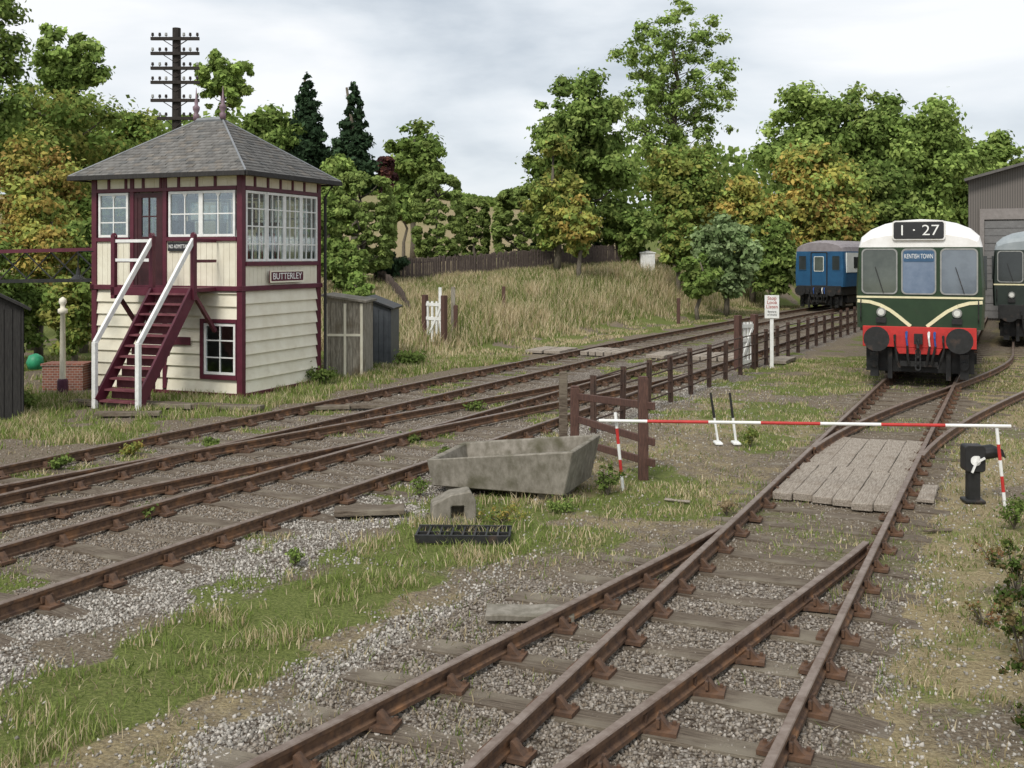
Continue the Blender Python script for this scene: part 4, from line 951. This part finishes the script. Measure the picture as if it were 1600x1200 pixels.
def bufbeam(r,m):
    mb=MB(); mb.box(-1.2,1.2,-.06,.3,.93,1.4); mb.prism([(-.5,.93),(-.42,.78),(.42,.78),(.5,.93)],-.05,.2); mb.obj('buffer_beam',m,r,bevel=.01)
    for x in(-.86,.86):
        mb=MB(); mb.tube([(x,-.03,1.14),(x,-.3,1.14)],[.13,.1],14); mb.tube([(x,-.3,1.14),(x,-.5,1.14)],.07,12); mb.tube([(x,-.5,1.14),(x,-.55,1.14)],[.27,.28],20); mb.obj('buffer',M_black,r,smooth=False)
    mb=MB(); mb.box(-.09,.09,-.2,-.06,1.02,1.25); mb.tube([(0,-.2,1.15),(0,-.3,1.1),(0,-.33,.95),(0,-.28,.8)],.035,8)
    for k in range(3): mb.ring(rrect(-.06,.06,.62-.14*k+.1,.82-.14*k+.1,.05),rrect(-.035,.035,.65-.14*k+.1,.79-.14*k+.1,.03),-.3,-.27)
    mb.obj('coupling',M_black,r)
    for x,mm in((-.5,M_black),(-.25,M_hose),(.22,M_white),(.34,M_hose),(.52,M_black)):
        mb=MB(); z=1.28 if abs(x)<.5 else 1.2; mb.tube([(x,-.07,z),(x,-.16,z),(x,-.2,z-.12),(x+.02,-.18,z-.3)],[.026,.03,.022,.02],7); mb.obj('hose',mm,r)
        mb=MB(); mb.tube([(x+.02,-.18,z-.3),(x*.9,-.16,z-.55),(x*.8,-.12,z-.72)],[.026,.03,.035],7); mb.obj('hose_end',M_black,r)
    mb=MB(); mb.box(-1.15,1.15,.25,.4,.35,.9)
    for x in(-.95,.95): mb.box(x-.09,x+.09,-.02,.15,.25,.8); mb.tube([(x,-.1,.55),(x,.05,.55)],.09,10)
    for x in(-.62,.62): mb.box(x-.05,x+.05,.1,.22,.2,.9)
    mb.box(-.4,.4,.0,.2,.5,.62); mb.obj('bogie_front',M_black,r)
def front_window(r,x0,x1,z0,z1,y=-.004,fm=M_silver,rad=.09,fw=.03,gm=None):
    e=bpy.data.objects.new('windscreen',None); COL.objects.link(e); e.parent=r
    mb=MB(); mb.ring(rrect(x0-fw,x1+fw,z0-fw,z1+fw,rad+fw*.5),rrect(x0,x1,z0,z1,rad),y-.022,y); mb.obj('frame',fm,e)
    mb=MB(); mb.prism(rrect(x0,x1,z0,z1,rad),y-.012,y+.004); mb.obj('pane',gm or M_vglass,e); return e
def strip(mb,pts,w_,y0,y1):
    for i in range(len(pts)-1):
        (xa,za),(xb,zb)=pts[i],pts[i+1]; d=Vector((xb-xa,zb-za)).normalized(); nrm=Vector((-d.y,d.x))*w_/2
        mb.prism([(xa-nrm.x,za-nrm.y),(xb-nrm.x,zb-nrm.y),(xb+nrm.x,zb+nrm.y),(xa+nrm.x,za+nrm.y)],y0,y1)
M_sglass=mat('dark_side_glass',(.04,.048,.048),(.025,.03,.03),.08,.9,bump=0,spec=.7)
def side_windows(r,length,z0,z1,m=M_sglass,n=9):
    for k in range(n):
        y=1.4+k*(length-2)/n
        for s in(-1,1):
            mb=MB(); mb.box(s*1.375-.045,s*1.375+.045,y,y+1.1,z0,z1); mb.obj('side_window',m,r)
def railcar(loc,rz,body_m,roof_m,label,code,dest,red=M_red,tw=.6):
    r=root('railcar',label,'train',loc,rz); g=M_vglass if code else M_sglass
    vehicle(r,(3.5,3.66,3.8),body_m,roof_m,18)
    front_window(r,-1.2,-.48,2.16,3.14,gm=g); front_window(r,-.34,.34,2.16,3.14,gm=M_bluerefl if code else g); front_window(r,.48,1.2,2.16,3.14,gm=M_vglass2 if code else g)
    for x0,x1 in((-1.2,-.5),(.5,1.2)):
        mb=MB(); xm=(x0+x1)/2; mb.beam((xm+.1,-.045,2.16),(xm-.08,-.045,2.75),.015,.015); mb.obj('wiper',M_black,r)
    mb=MB(); mb.prism(rrect(-.32,.32,2.87,3.11,.03),-.026,-.02); bl=mb.obj('destination_blind',M_blind if code else M_blk2,r); text(dest,.15,(0,-.03,2.99),(math.radians(90),0,0),bl,M_text,width=tw,bold=-.004)
    if code:
        mb=MB(); mb.prism(rrect(-.56,.56,3.36,3.8,.07),-.06,.75); bx=mb.obj('route_box',roof_m,r)
        mb=MB(); mb.prism(rrect(-.53,.53,3.39,3.77,.05),-.075,-.061); mb.obj('face',M_blk2,bx)
        text(code,.34,(0,-.08,3.57),(math.radians(90),0,0),bx,M_text,width=.8,bold=-.006)
    mb=MB(); mb.prism([(-1.335,2.04),(1.335,2.04),(1.335,2.085),(-1.335,2.085)],-.014,-.002)
    if code:
        for s in(-1,1):
            pts=[(s*1.32,1.97),(s*1.05,1.95),(s*.82,1.88),(s*.6,1.76),(s*.42,1.62),(s*.28,1.5),(s*.17,1.41)]; strip(mb,pts,.075,-.015,-.003)
    mb.obj('lining',M_lining,r)
    for s in(-1,1):
        mb=MB(); mb.tube([(s*.8,-.06,1.72),(s*.8,0,1.72)],[.1,.11],16); lm=mb.obj('marker_light',M_silver,r); mb=MB(); mb.tube([(s*.8,-.07,1.72),(s*.8,-.058,1.72)],.07,14); mb.obj('lens',M_lamp,lm)
        mb=MB(); mb.tube([(s*1.24,-.06,1.5),(s*1.24,-.1,1.6),(s*1.24,-.1,1.9),(s*1.24,-.05,2.0)],.014,6); mb.obj('grab_handle',M_black,r)
        mb=MB(); mb.box(s*.8-.11,s*.8+.11,-.06,-.003,1.48,1.6); mb.obj('jumper_socket',M_black,r)
    bufbeam(r,red); side_windows(r,18,2.2,3.0); return r
X1,Y1=sid_pt((24.0-6.21)/.903,0)
railcar((X1,Y1,0),SA+.03,M_green,M_wroof,'dark green diesel railcar with white roof and cream whiskers','1 · 27','KENTISH TOWN')
X2,Y2=sid_pt(32.6,2.65)
railcar((X2,Y2,0),SA,M_dgrey,M_groof,'dark green railcar with silver roof standing by the shed',None,'GLOUCESTER',M_black)
# blue coach
pc=58.6; x,y=main_pt(pc,-11.82); ang=ANG-(pc-30)/(KC/2)
r=root('passenger_coach','blue passenger coach with pale window band','train',(x,y,0),ang-.1)
vehicle(r,(3.72,3.76,3.8),M_blue,M_mroof,19,3.25)
front_window(r,-1.12,-.72,2.25,3.0,fm=M_blue,rad=.04,gm=M_sglass); front_window(r,.72,1.12,2.25,3.0,fm=M_blue,rad=.04,gm=M_sglass)
mb=MB(); mb.prism(rrect(-.4,.4,1.4,3.15,.05),-.04,-.002); dd=mb.obj('end_door',M_blue,r); front_window(dd,-.24,.24,2.2,2.95,y=-.042,fm=M_cgrey,rad=.04)
mb=MB(); mb.ring(rrect(-.46,.46,1.4,3.22,.06),rrect(-.41,.41,1.42,3.17,.05),-.05,-.002); mb.obj('door_surround',M_blk2,r)
for s in(-1,1):
    mb=MB(); mb.box(s*1.375-.03,s*1.375+.03,.3,18.8,2.12,3.18); mb.obj('window_band',M_cgrey,r)
side_windows(r,19,2.35,2.95)
bufbeam(r,M_black)

# ---------------- weeds and plants
def plant(px,py,hh,wd,pal,label,n=500,ls=.035,loc=None,nc=14,cs=.4):
    SEED[0]+=1; x,y=loc or gp(px,py); r=root('weed_plant',label,'plant',(x,y,H(x,y)))
    o,c,rc=crown('leaves',r,(0,0,hh*.55),(wd/2,wd/2,hh*.5),nc,n,ls,[tuple(v*.72 for v in q) for q in pal],cs=cs,sd=SEED[0],jit=.5); mb=MB()
    for i in range(min(20,len(c))): e_=Vector(c[i]); mb.tube([(0,0,0),(e_.x*.5,e_.y*.5,e_.z*.6),e_],[.005,.004,.002],4)
    mb.obj('stem',M_bark,r)
plant(224,812,.2,.28,LGREEN,'leafy green weed growing beside the rail',400,.025)
plant(205,712,.2,.45,YEL,'yellow flowered weed between the tracks',500,.03)
plant(95,735,.22,.4,LGREEN,'leafy green weed between the tracks',400,.03)
plant(330,700,.18,.4,GREEN,'low green weed by the rail',400,.03)
plant(950,772,.42,.45,GREEN,'tall green weed beside the trough',900,.022,nc=26,cs=.25)
plant(880,800,.16,.5,LGREEN,'low green weed at the foot of the trough',500,.02)
plant(785,818,.2,.6,YEL,'yellow green weed by the concrete block',450,.02,nc=24,cs=.25)
plant(700,720,.25,.4,GREEN,'green weed behind the trough',400,.03)
plant(655,775,.3,.3,LGREEN,'tall green weed at the end of the trough',300,.02)
plant(460,885,.2,.28,LGREEN,'thin green weed in the ballast',300,.02)
plant(1172,698,.35,.35,MIXD,'bushy weed by the point levers',500,.022)
plant(1135,805,.22,.3,[(.42,.32,.18),(.32,.25,.15)],'dry brown weed beside the siding',300,.016)
plant(640,690,.15,.5,GREEN,'low green weed beside the rail',400,.03)
plant(735,640,.18,.6,GREEN,'low green weed by the line',400,.03)
DKB=[(.1,.15,.04),(.08,.12,.03),(.15,.18,.05),(.17,.13,.06)]
RB=[(.3,.16,.08),(.24,.18,.08),(.18,.18,.06)]
plant(1600,1040,.6,.65,DKB,'thin leggy green bramble beside the siding',1100,.022,nc=36,cs=.17)
plant(1588,930,.5,.5,DKB,'leggy bramble with dark green leaves',800,.022,nc=30,cs=.17)
plant(1635,1160,.55,.7,DKB,'leggy green bramble shoots',1000,.022,nc=34,cs=.17)
plant(1550,880,.25,.45,RB,'reddish dry weed beside the siding',300,.015,nc=24,cs=.2)
plant(1535,975,.22,.45,RB,'reddish dry weed beside the siding',300,.015,nc=24,cs=.2)
plant(1585,825,.35,.6,GREEN,'green weed at the foot of the barrier post',700,.022)
plant(500,600,.4,.9,GREEN,'green weeds at the foot of the hut',900,.04)
plant(30,640,.35,1.0,LGREEN,'green weeds in front of the black shed',900,.04)
plant(640,572,.4,1.2,LGREEN,'green weeds beside the crossing boards',1200,.05)
